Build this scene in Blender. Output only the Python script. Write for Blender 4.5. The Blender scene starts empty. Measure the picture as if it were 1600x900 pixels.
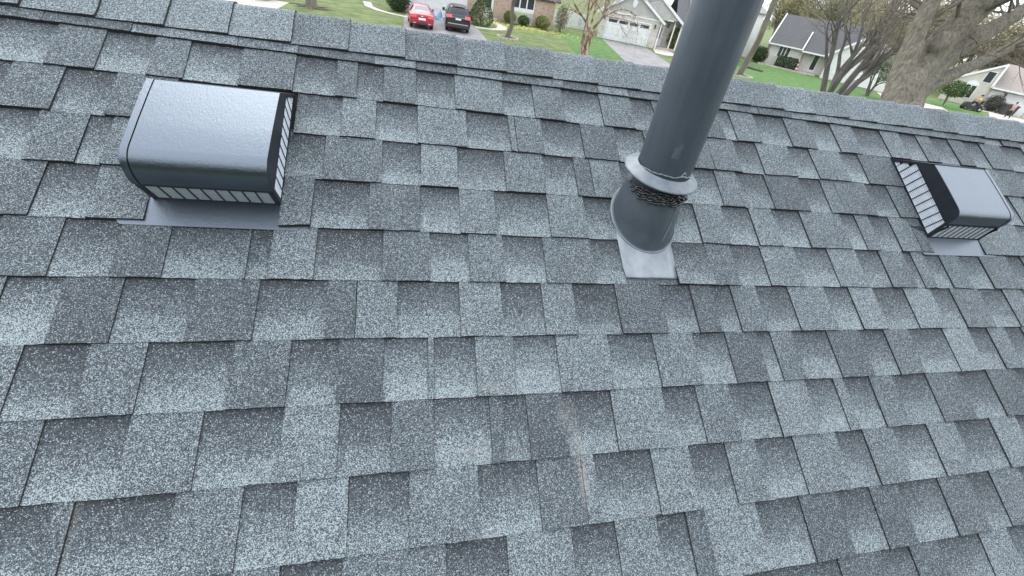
"""House roof seen close up with two box vents and a vent pipe; a suburban street beyond the ridge."""
import bpy, bmesh, math, random
from mathutils import Vector, Matrix
R = math.radians
C = bpy.context.scene.collection
SC = bpy.context.scene

# ------------------------------------------------------------------ camera, sky, sun, exposure
CAM = Vector((0.0, 0.0, 4.7))
CX = Vector((0.969345, -0.189749, 0.156096))       # camera right
CY = Vector((0.009588, -0.605606, -0.795707))      # camera down
CZ = Vector((0.245517, 0.772811, -0.585222))       # camera forward
cam_d = bpy.data.cameras.new('camera'); cam = bpy.data.objects.new('camera', cam_d); C.objects.link(cam)
cam_d.sensor_width = 36; cam_d.lens = 36 * 676.75 / 1600
cam_d.clip_start = 0.02; cam_d.clip_end = 3000
m = Matrix.Identity(4)
for i in range(3):
    m[i][0] = CX[i]; m[i][1] = -CY[i]; m[i][2] = -CZ[i]; m[i][3] = CAM[i]
cam.matrix_world = m
SC.camera = cam

SUN_EL, SUN_AZ = 52.0, 352.0                        # azimuth clockwise from +Y
w = bpy.data.worlds.new("World"); SC.world = w; w.use_nodes = True
nt = w.node_tree; nt.nodes.clear()
sky = nt.nodes.new('ShaderNodeTexSky'); sky.sky_type = 'NISHITA'; sky.sun_disc = False
sky.sun_elevation = R(SUN_EL); sky.sun_rotation = R(SUN_AZ); sky.air_density = 1.0; sky.dust_density = 1.5; sky.ozone_density = 1.0
hs = nt.nodes.new('ShaderNodeHueSaturation'); hs.inputs['Saturation'].default_value = 0.30; hs.inputs['Value'].default_value = 1.0
# broken overcast: soft cloud sheets brighten the sky evenly in every direction
tc = nt.nodes.new('ShaderNodeTexCoord'); mp = nt.nodes.new('ShaderNodeMapping'); mp.inputs['Scale'].default_value = (1, 1, 2.5)
nz = nt.nodes.new('ShaderNodeTexNoise'); nz.inputs['Scale'].default_value = 3.0; nz.inputs['Detail'].default_value = 6
cr = nt.nodes.new('ShaderNodeValToRGB'); cr.color_ramp.elements[0].position = .38; cr.color_ramp.elements[0].color = (0, 0, 0, 1); cr.color_ramp.elements[1].position = .6
mx = nt.nodes.new('ShaderNodeMix'); mx.data_type = 'RGBA'; mx.inputs['B'].default_value = (9.2, 9.7, 10.3, 1)
bg = nt.nodes.new('ShaderNodeBackground'); bg.inputs['Strength'].default_value = 0.15
ou = nt.nodes.new('ShaderNodeOutputWorld')
L = nt.links.new
L(tc.outputs['Generated'], mp.inputs['Vector']); L(mp.outputs[0], nz.inputs['Vector']); L(nz.outputs['Fac'], cr.inputs[0])
mm = nt.nodes.new('ShaderNodeMath'); mm.operation = 'MULTIPLY'; mm.operation = 'MULTIPLY_ADD'; mm.inputs[1].default_value = 0.42; mm.inputs[2].default_value = 0.5; L(cr.outputs[0], mm.inputs[0])
L(mm.outputs[0], mx.inputs['Factor']); L(sky.outputs[0], hs.inputs['Color']); L(hs.outputs[0], mx.inputs['A']); L(mx.outputs['Result'], bg.inputs['Color']); L(bg.outputs[0], ou.inputs[0])

sd = bpy.data.lights.new('sun', 'SUN'); sd.energy = 0.8; sd.angle = R(45); sd.color = (1.0, 0.97, 0.93)
so = bpy.data.objects.new('sun', sd); C.objects.link(so)
az, el = R(SUN_AZ), R(SUN_EL)
sdir = Vector((math.sin(az) * math.cos(el), math.cos(az) * math.cos(el), math.sin(el)))
so.rotation_euler = sdir.to_track_quat('Z', 'Y').to_euler(); so.location = (0, 0, 60)
SC.view_settings.view_transform = 'Standard'; SC.view_settings.look = 'None'
SC.view_settings.exposure = 0.93; SC.view_settings.gamma = 1.0
try: SC.view_settings.use_curve_mapping = False
except Exception: pass
SC.cycles.max_bounces = 6; SC.cycles.diffuse_bounces = 3; SC.cycles.glossy_bounces = 3
SC.cycles.transparent_max_bounces = 8

# ------------------------------------------------------------------ helpers
def at(px, py, k=None, z=0.0):
    """world point seen at a photo pixel: at depth k, or where the ray meets height z"""
    d = CX * ((px - 800) / 676.75) + CY * ((py - 450) / 676.75) + CZ
    if k is None: k = (z - CAM.z) / d.z
    return CAM + d * k

def tag(o, label=None, cat=None, group=None, kind=None):
    if label: o['label'] = label
    if cat: o['category'] = cat
    if group: o['group'] = group
    if kind: o['kind'] = kind
    return o

def empty(name, loc=(0, 0, 0), rz=0.0, label=None, cat=None, group=None, kind=None):
    o = bpy.data.objects.new(name, None); C.objects.link(o)
    o.location = loc; o.rotation_euler = (0, 0, rz); o.empty_display_size = .1
    return tag(o, label, cat, group, kind)

def copy_tree(o, parent=None):
    c = o.copy(); C.objects.link(c)
    if parent: c.parent = parent
    for ch in list(o.children): copy_tree(ch, c)
    return c

class MB:
    def __init__(s): s.v = []; s.f = []; s.m = []; s.tint = []; s.uv = []; s.has = False
    def add(s, vs, fs, mat=0):
        b = len(s.v); s.v += [tuple(v) for v in vs]
        for f in fs: s.f.append([b + i for i in f]); s.m.append(mat)
    def box(s, x0, x1, y0, y1, z0, z1, mat=0):
        s.add([(x0,y0,z0),(x1,y0,z0),(x1,y1,z0),(x0,y1,z0),(x0,y0,z1),(x1,y0,z1),(x1,y1,z1),(x0,y1,z1)],
              [(3,2,1,0),(4,5,6,7),(0,1,5,4),(1,2,6,5),(2,3,7,6),(3,0,4,7)], mat)
    def prism(s, pts, d, mat=0):
        """planar polygon (3D points, ccw seen from the side d points to) swept back by -d"""
        n = len(pts); P = [Vector(p) for p in pts]; d = Vector(d)
        s.add(P + [p - d for p in P], [tuple(range(n)), tuple(range(2*n-1, n-1, -1))] + [(i, n+i, n+(i+1) % n, (i+1) % n) for i in range(n)], mat)
    def beam(s, a, b, w, h, up=(0, 0, 1), mat=0):
        a, b = Vector(a), Vector(b); t = (b-a).normalized(); u = Vector(up); sd_ = t.cross(u).normalized(); u = sd_.cross(t).normalized()
        o = [sd_*w/2+u*h/2, -sd_*w/2+u*h/2, -sd_*w/2-u*h/2, sd_*w/2-u*h/2]
        s.add([a+q for q in o] + [b+q for q in o], [(0,1,2,3),(7,6,5,4)] + [(i,i+4,(i+1)%4+4,(i+1)%4) for i in range(4)], mat)
    def tube(s, pts, rad, n=6, mat=0, cap=True):
        pts = [Vector(p) for p in pts]; b = len(s.v); fr = None
        for i, p in enumerate(pts):
            t = (pts[min(i+1, len(pts)-1)] - pts[max(i-1, 0)]).normalized()
            if fr is None: fr = t.orthogonal().normalized()
            fr = (fr - t * fr.dot(t))
            fr = fr.normalized() if fr.length > 1e-6 else t.orthogonal().normalized()
            q = t.cross(fr); r = rad[i] if hasattr(rad, '__len__') else rad
            for j in range(n):
                a = 2*math.pi*j/n; s.v.append(tuple(p + fr*(math.cos(a)*r) + q*(math.sin(a)*r)))
        for i in range(len(pts)-1):
            for j in range(n):
                s.f.append([b+i*n+j, b+i*n+(j+1)%n, b+(i+1)*n+(j+1)%n, b+(i+1)*n+j]); s.m.append(mat)
        if cap:
            s.f.append([b+j for j in reversed(range(n))]); s.m.append(mat)
            e = b+(len(pts)-1)*n; s.f.append([e+j for j in range(n)]); s.m.append(mat)
    def rings(s, rings, mat=0, closed=True, capa=False, capb=False):
        b = len(s.v); n = len(rings[0])
        for r in rings: s.v += [tuple(p) for p in r]
        for i in range(len(rings)-1):
            for j in range(n if closed else n-1):
                s.f.append([b+i*n+j, b+i*n+(j+1)%n, b+(i+1)*n+(j+1)%n, b+(i+1)*n+j]); s.m.append(mat)
        if capa: s.f.append([b+j for j in reversed(range(n))]); s.m.append(mat)
        if capb: s.f.append([b+(len(rings)-1)*n+j for j in range(n)]); s.m.append(mat)
    def build(s, name, mats, parent=None, smooth=False, loc=None):
        me = bpy.data.meshes.new(name)
        me.from_pydata(s.v, [], s.f)
        for mt in (mats if isinstance(mats, (list, tuple)) else [mats]): me.materials.append(mt)
        me.polygons.foreach_set('material_index', s.m)
        if smooth: me.polygons.foreach_set('use_smooth', [True]*len(s.f))
        me.update()
        o = bpy.data.objects.new(name, me); C.objects.link(o)
        if parent: o.parent = parent
        if loc is not None: o.location = loc
        return o

def fix(o):
    bm = bmesh.new(); bm.from_mesh(o.data); bmesh.ops.recalc_face_normals(bm, faces=bm.faces); bm.to_mesh(o.data); bm.free(); return o

def solid_sheet(o, t=.002):
    md = o.modifiers.new('thick', 'SOLIDIFY'); md.thickness = t; md.offset = 0; return o

# tabs of each shingle course read along the row: kind (T raised, D raised and dark, L raised and pale, G gap, F under the flange, V vent) and the u where it ends
COURSES={
 -1:"T-1.06 D-0.869 T-0.619 T-0.506 T-0.464 D-0.255 T-0.133 D-0.008 T0.139 D0.257 L0.348 T0.472 L0.584 T0.788 D0.921 T1.039 T1.131 D1.285 T1.496 L1.768 T1.898 T2.131 T2.345",
 0:"G-1.025 T-0.921 G-0.812 T-0.729 G-0.603 D-0.467 G-0.358 D-0.3 G-0.228 T-0.134 G-0.018 T0.135 G0.235 T0.338 G0.472 T0.591 G0.675 T0.946 G0.994 T1.102 G1.241 T1.357 G1.47 T1.58 G1.728 T1.832 G1.928 T2.007 G2.116 T2.207 G2.309 T2.443 G2.591",
 1:"G-1.085 T-0.979 G-0.872 T-0.811 V-0.452 G-0.337 L-0.245 G-0.13 L0.014 G0.146 L0.166 T0.252 G0.384 T0.505 G0.613 T0.862 T0.973 G1.068 T1.212 G1.311 T1.46 G1.549 D1.703 V2.265 G2.358 T2.454",
 2:"G-0.998 T-0.9 G-0.854 T-0.796 V-0.463 G-0.371 T-0.224 G-0.121 L-0.018 G0.12 L0.242 G0.342 D0.396 L0.499 G0.856 T0.943 G1.061 D1.213 G1.308 T1.37 T1.522 G1.629 L1.687 V2.238 G2.312",
 3:"T-0.951 G-0.85 T-0.749 V-0.461 D-0.389 G-0.255 D-0.124 G-0.017 T0.083 G0.239 L0.355 G0.46 G0.736 T0.844 G0.951 L1.044 G1.161 T1.339 G1.407 T1.472 G1.567 T1.663 D1.695 V1.99 T2.25",
 4:"D-0.885 G-0.778 T-0.681 G-0.524 L-0.517 G-0.471 L-0.372 G-0.217 T-0.1 G0.002 T0.098 G0.212 T0.359 G0.45 F0.619 G0.742 T0.835 G0.948 L1.084 G1.224 T1.346 G1.452 T1.564 G1.603 T1.662 G1.742 T1.839 G1.95 T2.1",
 5:"T-0.951 G-0.854 D-0.748 G-0.616 D-0.486 G-0.339 D-0.273 L-0.178 G-0.027 L0.082 G0.192 T0.283 G0.41 D0.552 G0.652 D0.727 G0.795 D0.887 G1.008 T1.155 G1.255 L1.359 G1.498 L1.624 G1.72 T1.862 G1.99",
 6:"T-0.888 G-0.778 T-0.678 G-0.52 D-0.407 G-0.307 D-0.208 G-0.108 L-0.094 G0.006 L0.103 G0.217 L0.364 G0.498 T0.626 G0.734 D0.844 G0.891 D0.972 G1.105 D1.233 G1.337 D1.443 G1.598 L1.718 G1.813 L1.903",
 7:"T-0.819 G-0.681 L-0.556 G-0.408 L-0.296 G-0.189 T-0.096 G0.033 T0.066 G0.124 D0.219 G0.346 L0.494 G0.597 L0.703 G0.835 L0.964 G1.069 L1.107 G1.207 T1.3 G1.44 D1.577 G1.715 D1.846",
 8:"G-0.773 D-0.74 G-0.582 T-0.466 G-0.368 L-0.269 G-0.15 L-0.001 G0.135 T0.245 L0.279 G0.43 L0.539 G0.647 L0.742 G0.865 L1.014 G1.113 T1.228 G1.363 L1.479 G1.632",
 9:"G-0.277 T-0.167 T-0.075 G0.054 L0.202 G0.308 L0.415 G0.494 D0.548 L0.697 G0.832 D0.956 G1.068 D1.17 G1.324 D1.445 G1.537 T1.663",
 10:"T0.605 G0.897 D1.028 G1.138 T1.242 G1.397 L1.511 G1.611",
}
COURSE_V= [0.1325, -0.0105, -0.1471, -0.2843, -0.4254, -0.5671, -0.7068, -0.8518, -0.9973, -1.1452, -1.2908, -1.4387, -1.5817]
CAP_U= [-1.112, -0.951, -0.797, -0.646, -0.485, -0.33, -0.166, -0.007, 0.152, 0.309, 0.475, 0.634, 0.788, 0.942, 1.098, 1.254, 1.405, 1.577, 1.723, 1.888, 2.038, 2.189, 2.354, 2.516]
SCUFFS = [(.045, -.976, .034, .016, .75), (.223, -1.054, .035, .05, .45), (.243, -1.13, .016, .085, .7), (.247, -1.20, .015, .075, 1.1), (-.015, -1.118, .030, .014, .45), (.0, -1.29, .06, .010, .4), (.408, -1.288, .05, .008, .35), (-.151, -.415, .008, .014, .4), (-.735, -1.20, .010, .10, .35), (.02, -1.13, .012, .05, .4)]
MARK = (.397, -1.066)

# ------------------------------------------------------------------ materials
def new_mat(name, col=(.5, .5, .5), rough=.7, metal=0.0, spec=.5):
    mt = bpy.data.materials.new(name); mt.use_nodes = True; n = mt.node_tree.nodes; b = n['Principled BSDF']
    b.inputs['Base Color'].default_value = (*col, 1); b.inputs['Roughness'].default_value = rough; b.inputs['Metallic'].default_value = metal
    b.inputs['Specular IOR Level'].default_value = spec
    return mt
def N(mt, t, **kw):
    n = mt.node_tree.nodes.new(t)
    for k, v in kw.items(): setattr(n, k, v)
    return n
def LK(mt, a, b): mt.node_tree.links.new(a, b)
def ramp(mt, stops, interp='LINEAR'):
    r = N(mt, 'ShaderNodeValToRGB'); e = r.color_ramp; e.interpolation = interp
    e.elements[0].position, e.elements[0].color = stops[0][0], (*stops[0][1], 1)
    e.elements[1].position, e.elements[1].color = stops[1][0], (*stops[1][1], 1)
    for p, c in stops[2:]:
        q = e.elements.new(p); q.color = (*c, 1)
    return r
def g3(v): return (v, v, v)
def noisy(name, c1, c2, scale=4, rough=.8, bump=.0, detail=5, metal=0.0, c3=None, lo=.35, hi=.65, stretch=None, bdist=.02, spec=.4):
    mt = new_mat(name, c1, rough, metal, spec); b = mt.node_tree.nodes['Principled BSDF']
    t = N(mt, 'ShaderNodeTexCoord'); mpn = N(mt, 'ShaderNodeMapping'); LK(mt, t.outputs['Object'], mpn.inputs[0])
    if stretch: mpn.inputs['Scale'].default_value = stretch
    z = N(mt, 'ShaderNodeTexNoise'); z.inputs['Scale'].default_value = scale; z.inputs['Detail'].default_value = detail; z.inputs['Roughness'].default_value = .6
    LK(mt, mpn.outputs[0], z.inputs['Vector'])
    st = [(lo, c1), (hi, c2)] + ([(min(hi+.12, .99), c3)] if c3 else [])
    r = ramp(mt, st); LK(mt, z.outputs['Fac'], r.inputs[0]); LK(mt, r.outputs[0], b.inputs['Base Color'])
    if bump:
        bp = N(mt, 'ShaderNodeBump'); bp.inputs['Strength'].default_value = bump; bp.inputs['Distance'].default_value = bdist
        LK(mt, z.outputs['Fac'], bp.inputs['Height']); LK(mt, bp.outputs[0], b.inputs['Normal'])
    return mt

def math_(mt, op, a, b=None, c=None, clamp=False):
    n = N(mt, 'ShaderNodeMath', operation=op); n.use_clamp = clamp
    for i, q in enumerate((a, b, c)):
        if q is None: continue
        if isinstance(q, (int, float)): n.inputs[i].default_value = q
        else: LK(mt, q, n.inputs[i])
    return n.outputs[0]

def shingle_material():
    """laminated asphalt shingle: ceramic granules of several colours, the printed shadow band fades down each gap tab"""
    mt = new_mat('granule_shingle', rough=.88, spec=.35); b = mt.node_tree.nodes['Principled BSDF']
    uv = N(mt, 'ShaderNodeUVMap', uv_map='metric').outputs[0]
    st = N(mt, 'ShaderNodeUVMap', uv_map='span').outputs[0]
    at_ = N(mt, 'ShaderNodeAttribute', attribute_name='tint'); sep = N(mt, 'ShaderNodeSeparateColor'); LK(mt, at_.outputs['Color'], sep.inputs[0])
    tone, gap, seed = sep.outputs[0], sep.outputs[1], sep.outputs[2]
    ss = N(mt, 'ShaderNodeSeparateXYZ'); LK(mt, st, ss.inputs[0]); s = ss.outputs[1]
    def noise(sc, det=3, r=.6):
        z = N(mt, 'ShaderNodeTexNoise'); z.inputs['Scale'].default_value = sc; z.inputs['Detail'].default_value = det; z.inputs['Roughness'].default_value = r
        LK(mt, uv, z.inputs['Vector']); return z.outputs['Fac']
    n_blur = noise(34, 3); n_mid = noise(120, 3); n_big = noise(6, 3)
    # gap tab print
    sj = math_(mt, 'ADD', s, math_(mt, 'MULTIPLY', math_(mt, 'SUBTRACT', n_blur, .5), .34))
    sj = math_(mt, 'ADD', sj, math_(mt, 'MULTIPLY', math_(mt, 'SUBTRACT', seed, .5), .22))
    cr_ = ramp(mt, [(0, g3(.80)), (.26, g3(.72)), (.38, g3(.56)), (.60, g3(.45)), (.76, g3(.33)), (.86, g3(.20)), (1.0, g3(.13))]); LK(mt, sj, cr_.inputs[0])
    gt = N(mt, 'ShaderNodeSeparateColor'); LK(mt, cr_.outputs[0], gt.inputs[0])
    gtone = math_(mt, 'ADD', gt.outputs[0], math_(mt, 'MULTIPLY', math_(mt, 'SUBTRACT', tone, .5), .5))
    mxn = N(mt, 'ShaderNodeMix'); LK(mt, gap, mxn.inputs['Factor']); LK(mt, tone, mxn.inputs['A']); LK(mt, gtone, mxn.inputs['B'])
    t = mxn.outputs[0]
    t = math_(mt, 'ADD', t, math_(mt, 'MULTIPLY', math_(mt, 'SUBTRACT', n_mid, .5), .55))
    t = math_(mt, 'ADD', t, math_(mt, 'MULTIPLY', math_(mt, 'SUBTRACT', n_big, .5), .30))
    # granules
    vo = N(mt, 'ShaderNodeTexVoronoi', voronoi_dimensions='2D'); vo.inputs['Scale'].default_value = 680; vo.inputs['Randomness'].default_value = 1
    LK(mt, uv, vo.inputs['Vector'])
    vs = N(mt, 'ShaderNodeSeparateColor'); LK(mt, vo.outputs['Color'], vs.inputs[0])
    gv = math_(mt, 'ADD', vs.outputs[0], math_(mt, 'MULTIPLY', math_(mt, 'SUBTRACT', t, .5), 1.0), None, True)
    gv = math_(mt, 'MULTIPLY', gv, math_(mt, 'SUBTRACT', 1.0, math_(mt, 'MULTIPLY', math_(mt, 'LESS_THAN', vs.outputs[2], .11), .72)))
    gv = math_(mt, 'MAXIMUM', gv, math_(mt, 'MULTIPLY', math_(mt, 'GREATER_THAN', vs.outputs[2], .950), 1.0))
    pal = ramp(mt, [(0, (.036, .040, .047)), (.28, (.055, .062, .071)), (.46, (.081, .094, .107)), (.62, (.112, .138, .155)), (.84, (.158, .196, .218)), (1.0, (.34, .40, .42))])
    LK(mt, gv, pal.inputs[0])
    # warm granules sprinkled through, more of them on darker tabs
    warm = math_(mt, 'MULTIPLY', math_(mt, 'GREATER_THAN', vs.outputs[1], .86), .4)
    wm = N(mt, 'ShaderNodeMix', data_type='RGBA', blend_type='MULTIPLY'); LK(mt, warm, wm.inputs['Factor']); LK(mt, pal.outputs[0], wm.inputs['A']); wm.inputs['B'].default_value = (1.0, .84, .78, 1)
    # pale scuffs of dried caulk and dust, each with its own outline
    col = wm.outputs['Result']; acc = None
    sxy = N(mt, 'ShaderNodeSeparateXYZ'); LK(mt, uv, sxy.inputs[0])
    for (cu, cv, ru, rv_, am) in SCUFFS:
        dx = math_(mt, 'DIVIDE', math_(mt, 'SUBTRACT', sxy.outputs[0], cu), ru); dy = math_(mt, 'DIVIDE', math_(mt, 'SUBTRACT', sxy.outputs[1], cv), rv_)
        d2 = math_(mt, 'ADD', math_(mt, 'MULTIPLY', dx, dx), math_(mt, 'MULTIPLY', dy, dy))
        q = math_(mt, 'MULTIPLY', math_(mt, 'SUBTRACT', 1.0, d2, None, True), am)
        acc = q if acc is None else math_(mt, 'MAXIMUM', acc, q)
    acc = math_(mt, 'MULTIPLY', acc, math_(mt, 'MULTIPLY', math_(mt, 'SUBTRACT', math_(mt, 'ADD', n_mid, math_(mt, 'MULTIPLY', vs.outputs[0], .5)), .42), 1.5), None, True)
    sc = N(mt, 'ShaderNodeMix', data_type='RGBA'); LK(mt, acc, sc.inputs['Factor']); LK(mt, col, sc.inputs['A']); sc.inputs['B'].default_value = (.30, .295, .28, 1)
    LK(mt, sc.outputs['Result'], b.inputs['Base Color'])
    bp = N(mt, 'ShaderNodeBump'); bp.inputs['Strength'].default_value = .8; bp.inputs['Distance'].default_value = .0017
    LK(mt, vs.outputs[2], bp.inputs['Height']); LK(mt, bp.outputs[0], b.inputs['Normal'])
    return mt

# ------------------------------------------------------------------ the roof we stand on
PITCH = R(32); cp, sp = math.cos(PITCH), math.sin(PITCH)
RO = Vector((0.16767, 1.11654*cp + 1.0395*sp, 1.11654*sp - 1.0395*cp + 4.7))
RM = Matrix.Translation(RO) @ Matrix.Rotation(PITCH, 4, 'X')
def RP(u, v, n=0.0): return RM @ Vector((u, v, n))
RIDGE_V = 0.150
M_shingle = shingle_material()
M_edge = noisy('asphalt_edge', g3(.018), g3(.042), 300, .95)
M_deck = new_mat('asphalt_underlay', g3(.012), .95)
rnd = random.Random(11)

def set_layers(o, quads):
    """quads: per polygon, (tint, [(metric uv, span uv) per corner])"""
    me = o.data
    me.uv_layers.new(name='metric'); me.uv_layers.new(name='span'); me.color_attributes.new('tint', 'FLOAT_COLOR', 'CORNER')
    a = me.uv_layers['metric']; b = me.uv_layers['span']; t = me.color_attributes['tint']
    for p, (tint, cs) in zip(me.polygons, quads):
        for li, (q, s) in zip(p.loop_indices, cs):
            a.data[li].uv = q; b.data[li].uv = s; t.data[li].color = (*tint, 1)

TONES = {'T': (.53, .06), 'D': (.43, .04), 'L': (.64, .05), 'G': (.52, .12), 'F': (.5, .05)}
class Tabs:
    def __init__(s): s.mb = MB(); s.q = []
    def face(s, pts, tint, u0, u1, vb, vt, mat):
        b = len(s.mb.v); s.mb.v += [tuple(p) for p in pts]; s.mb.f.append(list(range(b, b+len(pts)))); s.mb.m.append(mat)
        s.q.append((tint, [((p[0]+s.du, p[1]+s.dv), ((p[0]-u0)/(u1-u0), (p[1]-vb)/(vt-vb))) for p in pts]))
    def tab(s, kind, u0, u1, vb, vt, fine=True, lift=0.0, hb=None, ht=None, du=0.0, dv=0.0):
        s.du, s.dv = du, dv
        raised = kind in 'TDL'
        h0 = (.0100 if raised else .0057) + lift; h1 = (.0042 if raised else .0002) + lift*.2
        if kind == 'F': h0, h1 = .0045, .0002
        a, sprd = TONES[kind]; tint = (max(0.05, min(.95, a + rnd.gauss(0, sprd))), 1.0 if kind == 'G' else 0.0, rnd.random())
        g = .0007 if raised else -.001
        x0, x1 = u0+g, u1-g
        k = max(2, int((x1-x0)/.018)) if fine else 1
        jt = .0009 if fine else 0
        sk = rnd.gauss(0, .0012); top = vt + .014
        hL, hR = h0 + rnd.gauss(0, .0006), h0 + rnd.gauss(0, .0006)
        bl = []; tl = []
        sh = rnd.gauss(0, .0008)
        for i in range(k+1):
            f = i/k; x = x0+(x1-x0)*f
            jb = rnd.uniform(-jt, jt) if fine else 0
            bl.append((x, vb + jb + sk*(f-.5), hL+(hR-hL)*f)); tl.append((x + sh, top, h1))
        for i in range(k):
            s.face([bl[i], bl[i+1], tl[i+1], tl[i]], tint, x0, x1, vb, vt, 0)
            lo = lambda p: (p[0], p[1]-.0011, -.001)
            s.face([lo(bl[i]), lo(bl[i+1]), bl[i+1], bl[i]], tint, x0, x1, vb, vt, 1)
        if fine or raised:
            s.face([bl[0], tl[0], (x0, top, -.002), (x0-.0005, vb, -.002)], tint, x0, x1, vb, vt, 1)
            s.face([tl[-1], bl[-1], (x1+.0005, vb, -.002), (x1, top, -.002)], tint, x0, x1, vb, vt, 1)
    def build(s, name, parent, mats=None):
        o = s.mb.build(name, mats or [M_shingle, M_edge], parent); set_layers(o, s.q); return o

house = empty('house', (RO.x, RO.y, 0), 0, 'near house in the foreground, its roof covered in blue grey granulated shingles', 'house')
U0, U1, V_EAVE = -7.2, 9.5, -3.9
eave_y = V_EAVE*cp; ridge_y = RIDGE_V*cp; ridge_z = RO.z + RIDGE_V*sp; eave_z = RO.z + V_EAVE*sp
far_y = ridge_y + (ridge_y - eave_y)
# deck: both slopes, in the roof's own frame (u along the ridge, v up the near slope, n out of it)
rd = MB()
def far(u, v, n=0.0):       # mirror of the near slope on the street side, given in the near slope's frame
    y = v*cp - n*sp; z = v*sp + n*cp; y = 2*RIDGE_V*cp - y
    return (u, y*cp + z*sp, -y*sp + z*cp)
th = -.003
p = [(U0, V_EAVE, th), (U1, V_EAVE, th), (U1, RIDGE_V, th), (U0, RIDGE_V, th)]
q = [far(U1, V_EAVE, th), far(U0, V_EAVE, th), far(U0, RIDGE_V, th), far(U1, RIDGE_V, th)]
rd.prism(p, (0, 0, .02)); nf = (Vector(q[1])-Vector(q[0])).cross(Vector(q[2])-Vector(q[1])).normalized(); rd.prism(q, nf*.02)
roof = rd.build('roof', M_deck); roof.parent = house; roof.location = (0, 0, RO.z); roof.rotation_euler = (PITCH, 0, 0)

rnd.seed(5)
LIMR = {-1: 2.85, 0: 2.7, 1: 2.55, 2: 2.42, 3: 2.32, 4: 2.2, 5: 2.1, 6: 2.0, 7: 1.93, 8: 1.8, 9: 1.72, 10: 1.68}
LIML = {9: -.75, 10: -.1}
def vrow(i): return COURSE_V[i] if i < len(COURSE_V) else COURSE_V[-1] - .1429*(i-len(COURSE_V)+1)
HOLES = []
extra = Tabs(); n_parts = 0
def rand_tabs(T, ua, ub, vb, vt, first='T', **kw):
    u = ua; k = first
    while u < ub - .02:
        wd = rnd.choice((.075, .095, .105, .12, .14)); e_ = min(ub, u+wd)
        if ub - e_ < .03: e_ = ub
        T.tab({'T': rnd.choice('TTDL'), 'G': 'G'}[k], u, e_, vb, vt, **kw); k = 'G' if k == 'T' else 'T'; u = e_
for k in sorted(COURSES):
    vt, vb = vrow(k+1), vrow(k+2)
    toks = [(a[0], float(a[1:])) for a in COURSES[k].split()]
    if k in (1, 2, 3):                       # the tabs run up to the sides of the two vents
        for i_, (kd, x) in enumerate(toks):
            if kd == 'V' and x < 0: toks[i_-1] = (toks[i_-1][0], -.738)
            if kd == 'V' and x > 1:
                toks[i_-1] = (toks[i_-1][0], 1.7215); rest = toks[i_+1:]
                if k == 3: toks = toks[:i_+1] + rest
                else: toks = toks[:i_] + [('V', 1.996), ('T', 2.115 if k == 1 else 2.09), ('G', 2.265 if k == 1 else 2.238)] + ([('T', 2.33)] if k == 1 else []) + rest[(1 if k == 1 else 0):]
                break
    start = LIML.get(k, toks[0][1] - .11); u = start
    seq = []
    if toks[0][1] - start > .2:
        kd = 'T' if toks[0][0] == 'G' else 'G'; x = toks[0][1] - .11; back = [(toks[0][0], toks[0][1])]
        while x > start:
            back.append((kd, x)); x -= rnd.choice((.09, .105, .13)); kd = 'G' if kd != 'G' else rnd.choice('TDL')
        start = x; u = start; toks = list(reversed(back)) + toks[1:]
    while toks[-1][1] < LIMR[k]:
        kd = 'G' if toks[-1][0] != 'G' else rnd.choice('TTDL'); toks.append((kd, toks[-1][1] + rnd.choice((.085, .1, .12))))
    for kd, x in toks:
        if kd != 'V':
            T = Tabs(); lift = 0.0
            if k == 4 and abs(u-.619) < .01: lift = .009
            if k == 3 and abs(u+.461) < .01: lift = .006
            if x == -.738: lift = .001
            um, vm = (u+x)/2, (vb+vt)/2
            # vertices relative to the tab's own origin at its lower edge
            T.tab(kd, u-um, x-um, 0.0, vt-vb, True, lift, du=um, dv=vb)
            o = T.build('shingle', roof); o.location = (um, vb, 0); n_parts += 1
        u = x
    rand_tabs(extra, U0, start, vb, vt, fine=False); rand_tabs(extra, toks[-1][1], U1, vb, vt, fine=False)
i = 11
while vrow(i+2) > V_EAVE - .02:
    rand_tabs(extra, U0 + rnd.uniform(-.1, 0), U1, vrow(i+2), vrow(i+1), fine=False); i += 1
o = extra.build('shingle', roof); o['kind'] = 'stuff'
ex2 = Tabs(); i = -1
while vrow(i+2) > V_EAVE - .02:
    rand_tabs(ex2, U0 + rnd.uniform(-.1, 0), U1, vrow(i+2), vrow(i+1), fine=False); i += 1
ex2.mb.v = [far(*v_) for v_ in ex2.mb.v]; ex2.mb.f = [list(reversed(f)) for f in ex2.mb.f]
ex2.q = [(t, list(reversed(c))) for t, c in ex2.q]
o = ex2.build('shingle', roof); o['kind'] = 'stuff'

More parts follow.
